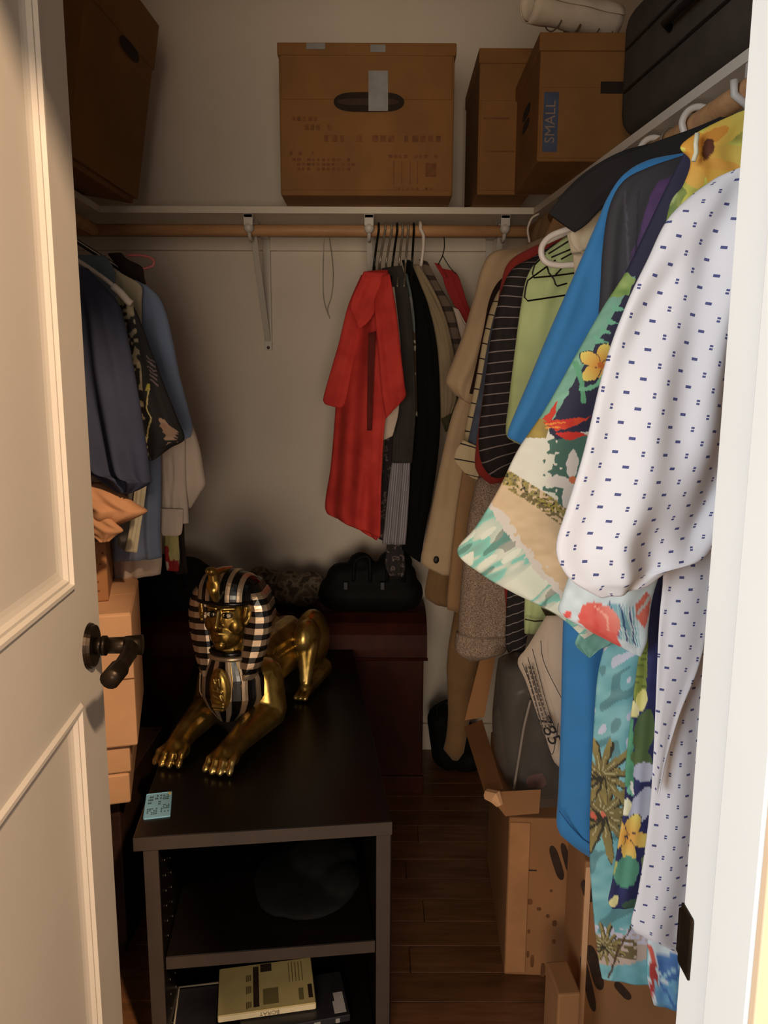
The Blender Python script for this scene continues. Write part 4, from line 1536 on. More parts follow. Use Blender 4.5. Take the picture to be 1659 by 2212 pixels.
bp = Print((44, 42, 66)).fn(beach)
for (x0, y0) in ((1318, 668), (1303, 696), (1291, 716), (1280, 736)):
    bp.poly([(x0, y0 - 10), (x0 + 26, y0 + 6), (x0, y0 + 8)], (120, 186, 150))
bp.poly([(1330, 600), (1352, 588), (1366, 606), (1352, 640), (1310, 645)], (176, 196, 120), (112, 146, 70))
bp.line([(1338, 598), (1349, 572)], 6, (206, 160, 60))
bp.petals(1290, 790, 5, 44, 15, -75, (236, 216, 110), (226, 152, 60)).ell(1290, 790, 7, 7, 0, (206, 110, 40))
bp.line([(1240, 785), (1252, 830), (1254, 866)], 11, (104, 170, 126)).line([(1250, 842), (1276, 836), (1296, 815)], 9, (120, 188, 146))
bp.poly([(1172, 912), (1195, 905), (1270, 900), (1240, 918), (1195, 930)], (206, 44, 36), (226, 84, 46)).poly([(1190, 935), (1220, 930), (1268, 936), (1225, 950)], (214, 52, 40)).poly([(1170, 905), (1190, 880), (1202, 866), (1196, 890), (1182, 912)], (210, 60, 40))
bp.line([(1176, 916), (1215, 910)], 3, (240, 150, 60)).line([(1176, 922), (1205, 922)], 3, (240, 150, 60))
bp.ell(1231, 1000, 13, 30, 4, (212, 202, 190), (226, 216, 206)).ell(1203, 1038, 28, 13, 8, (216, 206, 194), (226, 216, 206)).ell(1222, 1066, 13, 28, 12, (206, 196, 184), (222, 212, 200)).ell(1232, 1034, 9, 8, 0, (206, 112, 70))
t = garment('print_shirt', 1520, 330, 1.08, 'navy tropical shirt with a beach scene across its long sleeve', 'shirt', GR)
cloth('sleeve', [(1480, 326, 1580, 330), (1432, 420, 1570, 440), (1392, 505, 1560, 540), (1350, 590, 1530, 640), (1304, 662, 1500, 720), (1262, 735, 1480, 800), (1180, 880, 1440, 930), (1120, 970, 1410, 1020), (1078, 1055, 1390, 1120), (1030, 1135, 1370, 1190), (988, 1192, 1345, 1262), (1040, 1240, 1320, 1320), (1100, 1275, 1300, 1350), (1170, 1308, 1284, 1366), (1225, 1342, 1262, 1380)], 1.065, M_print, t, thick=.018, fold=.0035, k=1.2, nr=520, nc=230, paint=bp, slant=.2, ramp=.5)
cloth('sleeve_hem_fold', [(1262, 1348, 1325, 1368), (1246, 1378, 1318, 1392), (1244, 1395, 1298, 1402), (1270, 1420, 1274, 1421)], 1.10, M_print, t, thick=.012, fold=.002, nr=40, nc=30, paint=Print((112, 164, 150)).fn(lambda p, o: o + (40 * (vnoise(p[:, 0] / 14, p[:, 1] / 9) - .4))[:, None]))


def palms(p, out):
    x, y = p[:, 0], p[:, 1]
    w = vnoise(x / 40 + 2, y / 17 + x / 60)
    w2 = vnoise(x / 26 + 9, y / 26 + x / 40)
    out = np.stack([112 + 44 * w, 176 + 34 * w, 182 + 28 * w], 1)
    cl_ = (w2 > .62) & (y < 1640)
    out[cl_] = np.array([214, 216, 230])
    dk = (w2 < .26)
    out[dk] *= .80
    # beach at the bottom
    sd = (y > 2010 + 14 * w2 - (x - 1290) * .10) & (y < 2080)
    out[sd] = np.array([206, 182, 166])
    fm = (y > 1996) & (y < 2030) & (vnoise(x / 6, y / 6) > .45)
    out[fm] = np.array([216, 210, 224])
    pl_ = (y > 2020) & (y < 2062) & (vnoise(x / 9 + 2, y / 7) > .45) & (x < 1372)
    out[pl_] = np.array([120, 104, 66])
    return out


def palm(pr_, cx, cy, s, seed):
    r_ = random.Random(seed)
    for a_ in (-100, -75, -45, -12, 20, 48, 80, 110, 140, 165, 195, 225):
        ln = s * r_.uniform(.75, 1.1)
        ex, ey = cx + ln * math.cos(R(a_)), cy + ln * math.sin(R(a_))
        pr_.ell((cx + ex) / 2 + s * .03, (cy + ey) / 2 + s * .04, ln * .50, s * .085, a_ + 4, (62, 56, 40), (52, 48, 36))
        pr_.ell((cx + ex) / 2, (cy + ey) / 2, ln * .53, s * .080, a_, (172, 152, 88), (116, 102, 62))
        pr_.line([(cx, cy), ((cx + ex) / 2, (cy + ey) / 2)], max(2, s * .022), (196, 182, 132))
    return pr_


pb_ = Print((120, 182, 186)).fn(palms)
palm(pb_, 1298, 1752, 105, 1)
palm(pb_, 1295, 1670, 80, 5)
palm(pb_, 1303, 2036, 46, 2)
pb_.ell(1299, 1753, 5, 6, 0, (224, 120, 90)).ell(1280, 1758, 5, 9, -20, (214, 104, 80)).line([(1358, 1990), (1335, 2040), (1312, 2108)], 4, (92, 66, 50))
pb_.poly([(1330, 2080), (1400, 2062), (1404, 2122), (1318, 2116)], (140, 196, 204), (110, 176, 184))
cloth('shirt_body', [(1345, 620, 1560, 620), (1330, 1000, 1540, 1000), (1318, 1330, 1470, 1330), (1305, 1395, 1452, 1395), (1290, 1470, 1444, 1470), (1281, 1600, 1436, 1600), (1276, 1720, 1432, 1720), (1274, 1850, 1430, 1850), (1281, 1960, 1428, 1960), (1291, 2060, 1430, 2070), (1300, 2112, 1432, 2122)], 1.12, M_print, t, thick=.012, fold=.004, k=1.6, nr=420, nc=110, paint=pb_, slant=.15)

# ---- 5 navy floral strip (another shirt's front edge)
nf = Print((40, 42, 88)).fn(lambda p, o: o * (.85 + .3 * vnoise(p[:, 0] / 20, p[:, 1] / 20))[:, None])
nf.poly([(1372, 1290), (1400, 1270), (1398, 1400), (1394, 1515), (1368, 1515)], (112, 122, 50), (134, 150, 62))
for i in range(16):
    nf.line([(1366, 1330 + i * 12), (1396, 1326 + i * 12)], 2, (84, 96, 40))
nf.ell(1385, 1512, 12, 24, 15, (228, 222, 150), (214, 204, 110)).ell(1366, 1530, 12, 20, -20, (232, 222, 176), (214, 206, 120)).poly([(1352, 1545), (1366, 1552), (1368, 1700), (1350, 1700)], (92, 160, 120), (70, 130, 100)).poly([(1350, 1710), (1362, 1690), (1368, 1720)], (120, 190, 160))
nf.ell(1390, 1580, 22, 50, 10, (92, 112, 64), (70, 92, 52)).ell(1385, 1640, 26, 20, 40, (84, 104, 60)).ell(1390, 1665, 24, 22, 0, (204, 202, 214), (170, 172, 190)).ell(1385, 1740, 22, 46, 25, (196, 198, 210), (176, 178, 196)).ell(1352, 1742, 11, 18, 10, (232, 226, 170), (240, 238, 220)).line([(1362, 1690), (1368, 1712)], 6, (236, 232, 220))
nf.petals(1352, 1806, 5, 52, 15, -62, (232, 214, 110), (226, 160, 70)).ell(1352, 1880, 26, 34, 20, (96, 160, 130), (80, 140, 116)).poly([(1385, 1850), (1400, 1830), (1400, 1960), (1380, 1950)], (120, 132, 76)).ell(1326, 1945, 9, 14, 20, (228, 218, 150)).ell(1366, 1950, 24, 12, -10, (76, 110, 84), (56, 84, 66)).line([(1330, 1862), (1318, 1900)], 8, (176, 178, 96))
t = garment('print_shirt', 1480, 560, .985, 'navy floral shirt with yellow plumeria, between the palms and the white shirt', 'shirt', GR)
cloth('shirt_front', [(1420, 700, 1560, 700), (1405, 1000, 1520, 1000), (1398, 1265, 1470, 1265), (1382, 1400, 1462, 1400), (1366, 1520, 1452, 1520), (1352, 1650, 1446, 1650), (1348, 1740, 1442, 1740), (1334, 1830, 1440, 1830), (1322, 1905, 1432, 1905), (1314, 1945, 1424, 1945), (1322, 1962, 1400, 1958)], 1.005, M_print, t, thick=.008, fold=.0025, k=1.4, nr=300, nc=70, paint=nf)

# ---- 6 charcoal shirt
M_char = fabric('charcoal_cotton', c(62, 60, 62), .12)
t = garment('button_shirt', 1480, 340, 1.17, 'charcoal grey shirt with a purple streak, behind the tropical shirt', 'shirt', GR)
chp = Print((58, 56, 60)).poly([(1440, 385), (1428, 440), (1400, 470), (1378, 520), (1352, 600), (1340, 600), (1375, 500), (1395, 430), (1418, 395)], (92, 62, 112), (74, 52, 90)).line([(1345, 420), (1350, 600)], 5, (76, 74, 82)).line([(1372, 420), (1362, 600)], 4, (46, 44, 48))
cloth('sleeve', [(1468, 338, 1540, 335), (1400, 362, 1520, 390), (1346, 392, 1500, 450), (1316, 450, 1480, 520), (1302, 540, 1460, 620), (1296, 640, 1440, 720), (1286, 760, 1420, 800), (1262, 900, 1400, 900), (1260, 1000, 1380, 1020)], 1.155, M_print, t, thick=.018, fold=.006, k=2.0, nr=110, nc=70, paint=chp)
cloth('shirt_body', [(1440, 420, 1600, 420), (1380, 800, 1560, 800), (1360, 1200, 1540, 1200), (1350, 1500, 1520, 1500)], 1.18, M_char, t, thick=.012)

# ---- 7 blue T-shirt
M_blue_t = fabric('bright_blue_jersey', c(52, 128, 188), .05, .8)
t = garment('t_shirt', 1470, 330, 1.22, 'plain bright blue T-shirt', 'shirt', GR)
cloth('sleeve', [(1478, 330, 1500, 352), (1400, 346, 1462, 372), (1346, 378, 1420, 420), (1312, 428, 1385, 500), (1290, 480, 1365, 590), (1240, 595, 1340, 720), (1186, 718, 1310, 830), (1140, 828, 1270, 920), (1098, 930, 1220, 985), (1104, 948, 1190, 990), (1125, 955, 1160, 992)], 1.20, M_blue_t, t, thick=.022, fold=.005, k=1.1, nr=90, nc=40, ramp=.5)
cloth('shirt_body', [(1400, 400, 1580, 400), (1290, 640, 1560, 640), (1255, 900, 1540, 900), (1230, 1150, 1480, 1150), (1217, 1340, 1400, 1340), (1212, 1550, 1380, 1550), (1207, 1700, 1370, 1700), (1203, 1785, 1365, 1785), (1222, 1812, 1362, 1830), (1255, 1838, 1350, 1858), (1285, 1856, 1335, 1870)], 1.235, M_blue_t, t, thick=.026, fold=.005, k=1.3, nr=90, nc=40)
tube('hem_line', [P(x_, y_, 1.207) for x_, y_ in ((1208, 1752), (1230, 1782), (1258, 1812), (1284, 1828))], .0012, plain('blue_stitch', c(38, 96, 150)), t, 5)

# ---- 8 cream shirt shoulder, white hanger and black folded trousers
M_cream = fabric('cream_cotton', c(208, 190, 158), .06)
t = garment('button_shirt', 1320, 440, 1.34, 'cream shirt with only its collar showing under the black trousers', 'shirt', GR)
cloth('shirt_body', [(1330, 410, 1500, 400), (1236, 498, 1480, 440), (1226, 508, 1470, 480), (1234, 545, 1460, 560), (1240, 580, 1440, 660), (1260, 900, 1440, 900), (1270, 1300, 1420, 1300)], 1.355, M_cream, t, thick=.016, fold=.005)
cloth('collar', [(1250, 480, 1345, 425), (1232, 505, 1340, 450), (1238, 530, 1318, 490), (1252, 545, 1300, 520)], 1.318, M_cream, t, thick=.006, fold=.002, nr=20, nc=20)
M_tro = fabric('black_wool', c(44, 42, 42), .14, .9)
t = garment('folded_trousers', 1500, 290, 1.28, 'black trousers folded over a hanger on the right rod', 'trousers', GR)
cloth('trouser_leg', [(1186, 462, 1242, 502), (1200, 440, 1268, 484), (1240, 398, 1310, 440), (1305, 352, 1368, 395), (1400, 312, 1440, 352), (1500, 276, 1520, 322), (1580, 242, 1600, 300)], 1.29, M_tro, t, thick=.014, fold=.003, k=1.2, nr=50, nc=24)
cloth('trouser_leg', [(1205, 428, 1240, 470), (1260, 375, 1320, 420), (1340, 328, 1400, 360), (1440, 300, 1480, 330), (1570, 250, 1590, 290)], 1.315, M_tro, t, thick=.010, fold=.003, nr=40, nc=20)


def drape(dd, hw):
    """first row of a garment folded over the right rod"""
    q = px_of((xrod(dd), dd, RZ2 + .012))
    return (q[0] - hw, q[1], q[0] + hw, q[1])


def px_tube(name, pts, d, r, mat, parent=None, sm=True, n=8, closed=False, label=None):
    q = [P(p[0], p[1], p[2] if len(p) > 2 else d) for p in pts]
    return tube(name, smoothpath(q, 6) if sm else q, r, mat, parent, n, closed, label=label)


hg = garment('clothes_hanger', 1190, 540, 1.36, 'white plastic hanger with a rounded end poking out beside the cream collar', 'hanger')
px_tube('hanger_bar', [(1262, 486), (1225, 496), (1190, 510), (1172, 530), (1170, 550), (1180, 566), (1205, 573), (1240, 572), (1290, 570)], 1.36, .0055, M_plas, hg)
for pts_, lb in (([(1480, 318), (1497, 236), (1500, 234)], None),):
    pass
for i, (x0, x1, yb, lb) in enumerate(((1500, 1530, 268, 'white plastic hanger hook on the rod, third back from the doorway'), (1402, 1388, 308, 'cream plastic hanger hook beside the black trousers'))):
    dd = 1.37 + .16 * i
    h_ = garment('clothes_hanger', x0, yb, dd, lb, 'hanger')
    c0 = Vector((xrod(dd), dd, RZ2))
    hook = [c0 + Vector((math.cos(a_) * .026, 0, math.sin(a_) * .026)) for a_ in np.linspace(R(-30), R(190), 10)]
    hook += [c0 + Vector((-.012, 0, -.04)), c0 + Vector((0, 0, -.075))]
    tube('hook', smoothpath(hook, 3), .0060, M_plas, h_)
    tube('hanger_bar', smoothpath([c0 + Vector((-.20, 0, -.165)), c0 + Vector((-.10, 0, -.12)), c0 + Vector((0, 0, -.075)), c0 + Vector((.10, 0, -.12)), c0 + Vector((.20, 0, -.165))], 4), .005, M_plas, h_)
# hooks of the crowd further back on the right rod
for i, dd in enumerate((1.38, 1.45, 1.56, 1.64, 1.72, 1.80, 1.90)):
    c0 = Vector((xrod(dd), dd, RZ2))
    h_ = thing('clothes_hanger', ['first', 'second', 'third', 'fourth', 'fifth', 'sixth', 'last'][i] + ' wire hanger hook on the right rod, counted from the doorway towards the corner', 'hanger', c0, 'wire hanger hooks on the right rod')
    hook = [c0 + Vector((math.cos(a_) * .0225, .004 * (i % 2), math.sin(a_) * .0225)) for a_ in np.linspace(R(-20), R(200), 9)] + [c0 + Vector((-.008, 0, -.04)), c0 + Vector((0, 0, -.09))]
    tube('hook', hook, .002, M_wire, h_, 6)
h_ = garment('clothes_hanger', 1142, 500, 2.02, 'pale thin hanger hook above the beige long shirt', 'hanger')
px_tube('hook', [(1164, 462), (1150, 470), (1142, 486), (1140, 500), (1144, 524)], 2.02, .0028, M_plas, h_)

# ---- 10 green shirt and the wire hangers in front of it
M_green = fabric('pale_green_cotton', c(208, 226, 160), .06)
t = garment('button_shirt', 1240, 510, 1.56, 'pale green shirt behind the blue T-shirt', 'shirt', GR)
cloth('sleeve', [(1262, 484, 1330, 490), (1210, 520, 1320, 560), (1165, 558, 1310, 640), (1138, 600, 1300, 720), (1124, 670, 1290, 780), (1112, 760, 1270, 830), (1100, 860, 1230, 900), (1093, 935, 1190, 960), (1110, 955, 1160, 975)], 1.55, M_green, t, thick=.024, fold=.010, k=1.5, nr=70, nc=36)
cloth('shirt_body', [(1240, 520, 1420, 520), (1180, 800, 1400, 800), (1150, 1100, 1360, 1100), (1134, 1290, 1240, 1290), (1133, 1368, 1170, 1368)], 1.58, M_green, t, thick=.014)
lf_ = fabric('brown_leaf_print', c(70, 62, 40), .25)
cloth('leaf_print', [(1168, 1312, 1204, 1330), (1180, 1335, 1204, 1350), (1186, 1362, 1202, 1372), (1192, 1388, 1200, 1384)], 1.545, lf_, t, thick=.004, fold=.001, nr=16, nc=8)
px_tube('stem_print', [(1134, 1338), (1155, 1342), (1190, 1340)], 1.545, .0016, lf_, t, False, 5)
for i, (dd, strokes, lb) in enumerate((
        (1.46, [[(1185, 548), (1262, 500)], [(1191, 556), (1260, 527)], [(1212, 560), (1262, 533)]], 'black wire hanger whose arms cross inside the white hanger loop'),
        (1.44, [[(1200, 562), (1140, 606), (1136, 620), (1133, 642), (1140, 650), (1200, 641), (1270, 630)]], 'black wire hanger nearest the blue T-shirt with a square corner'),
        (1.48, [[(1178, 548), (1155, 572), (1150, 590), (1153, 600), (1196, 596), (1240, 590)], [(1180, 570), (1186, 590), (1196, 602), (1200, 614), (1204, 618), (1225, 612)], [(1200, 594), (1222, 570)]], 'black wire hanger tangled behind the others on the green shirt'))):
    h_ = garment('clothes_hanger', strokes[0][0][0], strokes[0][0][1], dd, lb, 'hanger', 'black wire hangers in front of the green shirt')
    for s_ in strokes:
        px_tube('wire', s_, dd, .0016, M_wireb, h_, False, 6)

# ---- 11 pinstripe shirt and red lined shirt
M_pin = striped('black_pinstripe', c(36, 30, 32), c(150, 140, 140), .021, .0022, .34, .94)
M_red = fabric('brick_red_cotton', c(150, 44, 36), .10)
t = garment('button_shirt', 1190, 540, 1.68, 'black shirt with thin white stripes, left of the green shirt', 'shirt', GR)
cloth('sleeve', [(1200, 525, 1290, 530), (1150, 556, 1280, 590), (1108, 580, 1260, 640), (1086, 620, 1230, 690), (1070, 680, 1200, 740), (1056, 760, 1180, 800), (1045, 850, 1160, 880), (1034, 940, 1150, 960), (1040, 1000, 1140, 995), (1062, 1030, 1124, 1010), (1080, 1032, 1112, 1018)], 1.665, M_pin, t, thick=.030, fold=.010, k=1.2, nr=70, nc=36)
cloth('shirt_body', [(1160, 560, 1300, 560), (1120, 900, 1260, 900), (1098, 1240, 1160, 1240), (1092, 1380, 1138, 1380), (1098, 1412, 1132, 1412)], 1.69, M_pin, t, thick=.016)
t = garment('button_shirt', 1150, 545, 1.73, 'red shirt showing as edges around the black striped one', 'shirt', GR)
cloth('shirt_body', [(1195, 515, 1290, 525), (1140, 538, 1270, 560), (1100, 565, 1240, 620), (1084, 605, 1200, 680), (1070, 690, 1190, 740), (1052, 800, 1170, 840), (1030, 950, 1150, 960), (1028, 1015, 1110, 1020), (1058, 1046, 1090, 1040)], 1.722, M_red, t, thick=.018, fold=.005)
cloth('shirt_tail', [(1080, 1000, 1140, 1000), (1084, 1200, 1130, 1200), (1092, 1300, 1116, 1300), (1094, 1350, 1104, 1350)], 1.735, M_red, t, thick=.012)

# ---- 12 narrow slivers left of it
M_den = fabric('washed_denim', c(74, 84, 104), .35, .9)
t = garment('button_shirt', 1080, 640, 1.78, 'faded denim shirt seen as a narrow strip', 'shirt', GR)
cloth('sleeve', [(1110, 590, 1190, 600), (1078, 650, 1180, 680), (1058, 720, 1160, 760), (1038, 830, 1140, 860), (1016, 930, 1120, 950), (1008, 972, 1110, 990)], 1.77, M_den, t, thick=.022, fold=.006)
M_tick = striped('cream_ticked', c(204, 186, 150), c(44, 38, 36), .034, .0030, .1, 1.0)
t = garment('button_shirt', 1065, 640, 1.84, 'cream shirt with black crossing lines and a folded cuff', 'shirt', GR)
cloth('sleeve', [(1100, 590, 1190, 600), (1066, 650, 1170, 680), (1046, 720, 1150, 760), (1026, 830, 1130, 860), (1006, 920, 1110, 950), (998, 975, 1080, 990)], 1.83, M_tick, t, thick=.022, fold=.005)
cloth('cuff', [(1000, 950, 1040, 968), (984, 974, 1042, 990), (983, 996, 1040, 1010), (1002, 1020, 1034, 1030), (1022, 1034, 1032, 1036)], 1.745, M_tick, t, thick=.014, fold=.003, nr=24, nc=20)
t = garment('button_shirt', 1090, 590, 1.90, 'dark maroon shirt sliver beside the beige shirt', 'shirt', GR)
cloth('sleeve', [(1120, 580, 1200, 590), (1080, 605, 1190, 640), (1058, 645, 1180, 680), (1044, 715, 1160, 740), (1028, 790, 1130, 820), (1014, 850, 1100, 870)], 1.89, fabric('dark_maroon_cotton', c(44, 28, 30), .15), t, thick=.020, fold=.005)

# ---- 13 grey heather sleeve
M_hea = heather('oatmeal_heather', c(120, 100, 86), c(186, 164, 146))
t = garment('sweater', 1040, 1040, 1.76, 'oatmeal heather sweater with a turned cuff, below the black striped shirt', 'sweater', GR)
cloth('sleeve', [(1030, 1030, 1108, 1030), (1010, 1130, 1108, 1130), (998, 1240, 1108, 1240), (991, 1330, 1104, 1330), (989, 1390, 1092, 1390)], 1.79, M_hea, t, thick=.034, fold=.008, k=1.3, nr=60, nc=30)
cloth('cuff', [(985, 1366, 1096, 1372), (983, 1388, 1096, 1392), (984, 1405, 1092, 1404), (1000, 1418, 1076, 1412), (1015, 1427, 1040, 1424)], 1.782, M_hea, t, thick=.042, fold=.004, k=1.5, nr=24, nc=30)
cloth('sweater_body', [(1150, 540, 1190, 540), (1130, 800, 1180, 800), (1090, 1040, 1170, 1040), (1070, 1300, 1130, 1300)], 1.80, M_hea, t, thick=.014)

# ---- 14 beige shirt, tan trousers
M_bei = fabric('beige_cotton', c(196, 168, 134), .05)
t = garment('button_shirt', 1140, 530, 2.04, 'long beige shirt furthest back on the right rod', 'shirt', GR)
cloth('sleeve', [(1180, 510, 1230, 530), (1120, 534, 1210, 570), (1066, 544, 1180, 600), (1042, 575, 1150, 640), (1024, 640, 1120, 690), (1004, 710, 1090, 750), (982, 770, 1068, 800), (964, 816, 1045, 846), (966, 832, 1034, 866), (985, 854, 1026, 880)], 2.0, M_bei, t, thick=.036, fold=.010, k=1.2, nr=60, nc=34)
cloth('shirt_body', [(1080, 600, 1200, 600), (1030, 740, 1160, 740), (994, 850, 1120, 850), (974, 905, 1080, 905), (952, 1000, 1050, 1000), (936, 1080, 1040, 1080), (922, 1150, 1030, 1150), (909, 1212, 1020, 1216), (930, 1230, 1010, 1236), (952, 1241, 990, 1244)], 2.05, M_bei, t, thick=.020, fold=.006, k=1.4, nr=60, nc=30)
bm = bm_new()
q = P(942, 1209, 2.03)
bmesh.ops.create_uvsphere(bm, u_segments=14, v_segments=8, radius=1, matrix=Matrix.Translation(q + Vector((0, -.004, 0))) @ Matrix.Diagonal((.008, .003, .010, 1)))
link('button', bm_mesh(bm, 'button'), M_black, t, smooth=True, label='black button at the hem')
M_tan = fabric('tan_twill', c(158, 122, 84), .08)
t = garment('folded_trousers', 1010, 1000, 1.98, 'tan trousers hanging beside the beige shirt', 'trousers', GR)
cloth('trouser_leg', [drape(1.965, 22), (1120, 640, 1170, 640), (1100, 720, 1160, 700), (1050, 880, 1110, 880), (1012, 960, 1080, 970), (992, 1060, 1060, 1060), (980, 1150, 1050, 1150), (972, 1230, 1040, 1230), (966, 1290, 1030, 1300), (966, 1316, 1010, 1328)], 1.965, M_tan, t, thick=.018, fold=.005, k=.8, nr=50)
t = garment('button_shirt', 1020, 1000, 1.90, 'pale cream shirt edge between the tan trousers and the sweater', 'shirt', GR)
cloth('shirt_body', [(1040, 900, 1120, 900), (1030, 1010, 1110, 1010), (1018, 1100, 1100, 1100), (1006, 1180, 1090, 1180), (1000, 1228, 1060, 1236)], 1.87, M_cream, t, thick=.014)
M_och = fabric('ochre_canvas', c(128, 96, 60), .10)
t = garment('folded_trousers', 940, 1240, 2.14, 'brown trousers hanging lowest in the dim corner', 'trousers', GR)
cloth('trouser_leg', [drape(2.13, 20), (1070, 700, 1115, 700), (985, 960, 1040, 960), (942, 1160, 1020, 1180), (922, 1250, 1000, 1250), (918, 1290, 990, 1300), (940, 1306, 980, 1312)], 2.13, M_och, t, thick=.018, fold=.004)

# ================================================================ garments on the back rod
M_redp = NT('red_cotton')
a_ = c(150, 34, 30)
M_redp.base(M_redp.ramp(M_redp.noise(20, 4), [(0.3, c(182, 42, 37)), (0.7, c(208, 60, 50))]))
M_redp.set(Roughness=.85)
M_redp = M_redp.m
t = garment('button_shirt', 805, 575, 2.16, 'red short-sleeved shirt, first on the back rod', 'shirt', GB)
cloth('shirt_body', [(785, 588, 838, 584, 2.20, 2.12), (766, 640, 846, 640, 2.22, 2.10), (742, 740, 850, 740, 2.22, 2.09), (728, 840, 842, 840, 2.22, 2.09), (722, 920, 830, 930, 2.22, 2.09), (714, 1010, 824, 1040, 2.22, 2.09), (703, 1102, 822, 1150, 2.22, 2.09), (740, 1118, 818, 1160, 2.2, 2.1), (772, 1140, 814, 1167, 2.16, 2.11)], 2.15, M_redp, t, thick=.022, fold=.012, k=1.8, nr=80, nc=44)
cloth('sleeve', [(780, 594, 806, 600, 2.2, 2.16), (752, 660, 790, 680), (732, 740, 776, 760), (712, 810, 760, 830), (698, 862, 742, 878), (704, 874, 726, 880)], 2.18, M_redp, t, thick=.020, fold=.005, k=1.3)
cloth('sleeve', [(806, 600, 842, 592, 2.12, 2.07), (810, 680, 856, 670), (818, 770, 866, 760), (824, 840, 874, 830), (830, 884, 876, 858), (834, 904, 850, 886)], 2.065, M_redp, t, thick=.022, fold=.005, k=1.3)
cloth('collar', [(786, 586, 838, 590), (776, 610, 826, 640), (762, 640, 800, 690), (756, 662, 776, 712)], 2.085, M_redp, t, thick=.006, fold=.006, k=1.5, nr=20, nc=20)
M_placket = fabric('dark_red_placket', c(96, 34, 30), .2)
cloth('placket', [(796, 720, 812, 716), (794, 800, 808, 800), (793, 930, 803, 930)], 2.085, M_placket, t, thick=.004, fold=.003, nr=20, nc=8)
M_wh2 = fabric('off_white_cotton', c(204, 186, 170), .05)
t = garment('button_shirt', 840, 640, 2.26, 'off-white shirt peeking out under the red sleeve', 'shirt', GB)
cloth('shirt_body', [(836, 620, 852, 620), (842, 760, 866, 760), (832, 880, 862, 880), (826, 930, 853, 925), (825, 952, 848, 942)], 2.13, M_wh2, t, thick=.010, fold=.004)
M_dgr = fabric('dark_grey_cotton', c(58, 54, 52), .15)
t = garment('button_shirt', 850, 580, 2.24, 'dark grey shirt right behind the red one', 'shirt', GB)
cloth('shirt_body', [(824, 580, 868, 574, 2.2, 2.16), (838, 640, 884, 640), (846, 720, 892, 720), (852, 800, 896, 800), (856, 880, 898, 880), (850, 930, 896, 926), (846, 1000, 890, 1000)], 2.19, M_dgr, t, thick=.014, fold=.006)
M_plaid = striped('grey_plaid', c(124, 119, 126), c(164, 158, 166), .0065, .0025, 1.0, 0.0)
t = garment('button_shirt', 865, 620, 2.28, 'grey plaid shirt with its tail hanging below the dark grey one', 'shirt', GB)
cloth('shirt_tail', [(866, 640, 890, 640), (860, 900, 892, 900), (850, 970, 888, 970), (838, 1060, 884, 1060), (830, 1130, 880, 1130), (826, 1174, 876, 1176)], 2.21, M_plaid, t, thick=.018, fold=.010, k=2.0, nr=60, nc=30)
M_flo = NT('dark_floral_print')
M_flo.base(M_flo.ramp(M_flo.noise(55, 2), [(0.56, c(40, 34, 36)), (0.62, c(120, 104, 100)), (0.68, c(60, 40, 40))]))
M_flo.set(Roughness=.85)
t = garment('button_shirt', 838, 900, 2.29, 'dark floral shirt hem between the red and plaid shirts', 'shirt', GB)
cloth('shirt_tail', [(840, 760, 860, 760), (832, 950, 856, 950), (822, 1060, 850, 1060), (818, 1140, 842, 1150), (818, 1164, 834, 1170)], 2.235, M_flo.m, t, thick=.012)
M_oli = NT('brown_motif_print')
M_oli.base(M_oli.ramp(M_oli.noise(60, 1), [(0.5, c(84, 66, 46)), (0.60, c(84, 66, 46)), (0.64, c(196, 184, 160))]))
M_oli.set(Roughness=.85)
t = garment('button_shirt', 872, 590, 2.30, 'brown shirt with scattered pale motifs and a teal shoulder', 'shirt', GB)
cloth('shirt_body', [(876, 690, 896, 690), (878, 740, 898, 740), (884, 820, 900, 820), (888, 900, 902, 900)], 2.225, M_oli.m, t, thick=.012)
cloth('shoulder', [(856, 580, 880, 592), (866, 620, 890, 640), (876, 660, 896, 690), (880, 700, 897, 720)], 2.215, fabric('dull_teal', c(96, 110, 108), .1), t, thick=.012)
M_blk = fabric('matte_black_cloth', c(13, 12, 12), .15, .95)
t = garment('long_coat', 890, 570, 2.32, 'long black coat in the middle of the back rod', 'coat', GB)
cloth('coat_body', [(868, 562, 886, 562), (880, 610, 906, 610), (890, 660, 925, 660), (896, 740, 943, 740), (896, 840, 950, 840), (892, 940, 950, 940), (880, 1060, 936, 1060), (872, 1140, 920, 1140), (868, 1186, 908, 1215)], 2.26, M_blk, t, thick=.020, fold=.008, k=2, nr=60)
M_kha = fabric('khaki_cotton', c(150, 132, 104), .08)
t = garment('button_shirt', 905, 590, 2.36, 'khaki shirt right of the long black coat', 'shirt', GB)
cloth('shirt_body', [(884, 572, 906, 572), (900, 620, 934, 620), (918, 668, 956, 668), (934, 720, 972, 720), (944, 800, 986, 800), (947, 860, 986, 860), (950, 906, 976, 892)], 2.29, M_kha, t, thick=.022, fold=.010, k=1.6, nr=60)
cloth('lining', [(950, 888, 980, 880), (954, 910, 976, 904), (962, 934, 970, 930)], 2.305, fabric('dark_olive', c(72, 70, 44), .1), t, thick=.010)
M_brs = striped('brown_block_stripe', c(110, 94, 80), c(60, 48, 42), .05, .016, .0, 1.0)
t = garment('button_shirt', 940, 600, 2.40, 'brown striped shirt between the khaki and bright red ones', 'shirt', GB)
cloth('shirt_body', [(905, 560, 924, 566), (930, 620, 952, 620), (950, 660, 975, 660), (966, 710, 990, 710), (976, 760, 1000, 760), (985, 860, 1010, 860)], 2.33, M_brs, t, thick=.016, fold=.006)
t = garment('button_shirt', 990, 680, 2.40, 'pale shirt shoulder just below the bright red one', 'shirt', GB)
cloth('shirt_body', [(978, 664, 990, 668), (986, 690, 1004, 694), (990, 720, 1020, 724), (996, 800, 1030, 800)], 2.345, M_wh2, t, thick=.012)
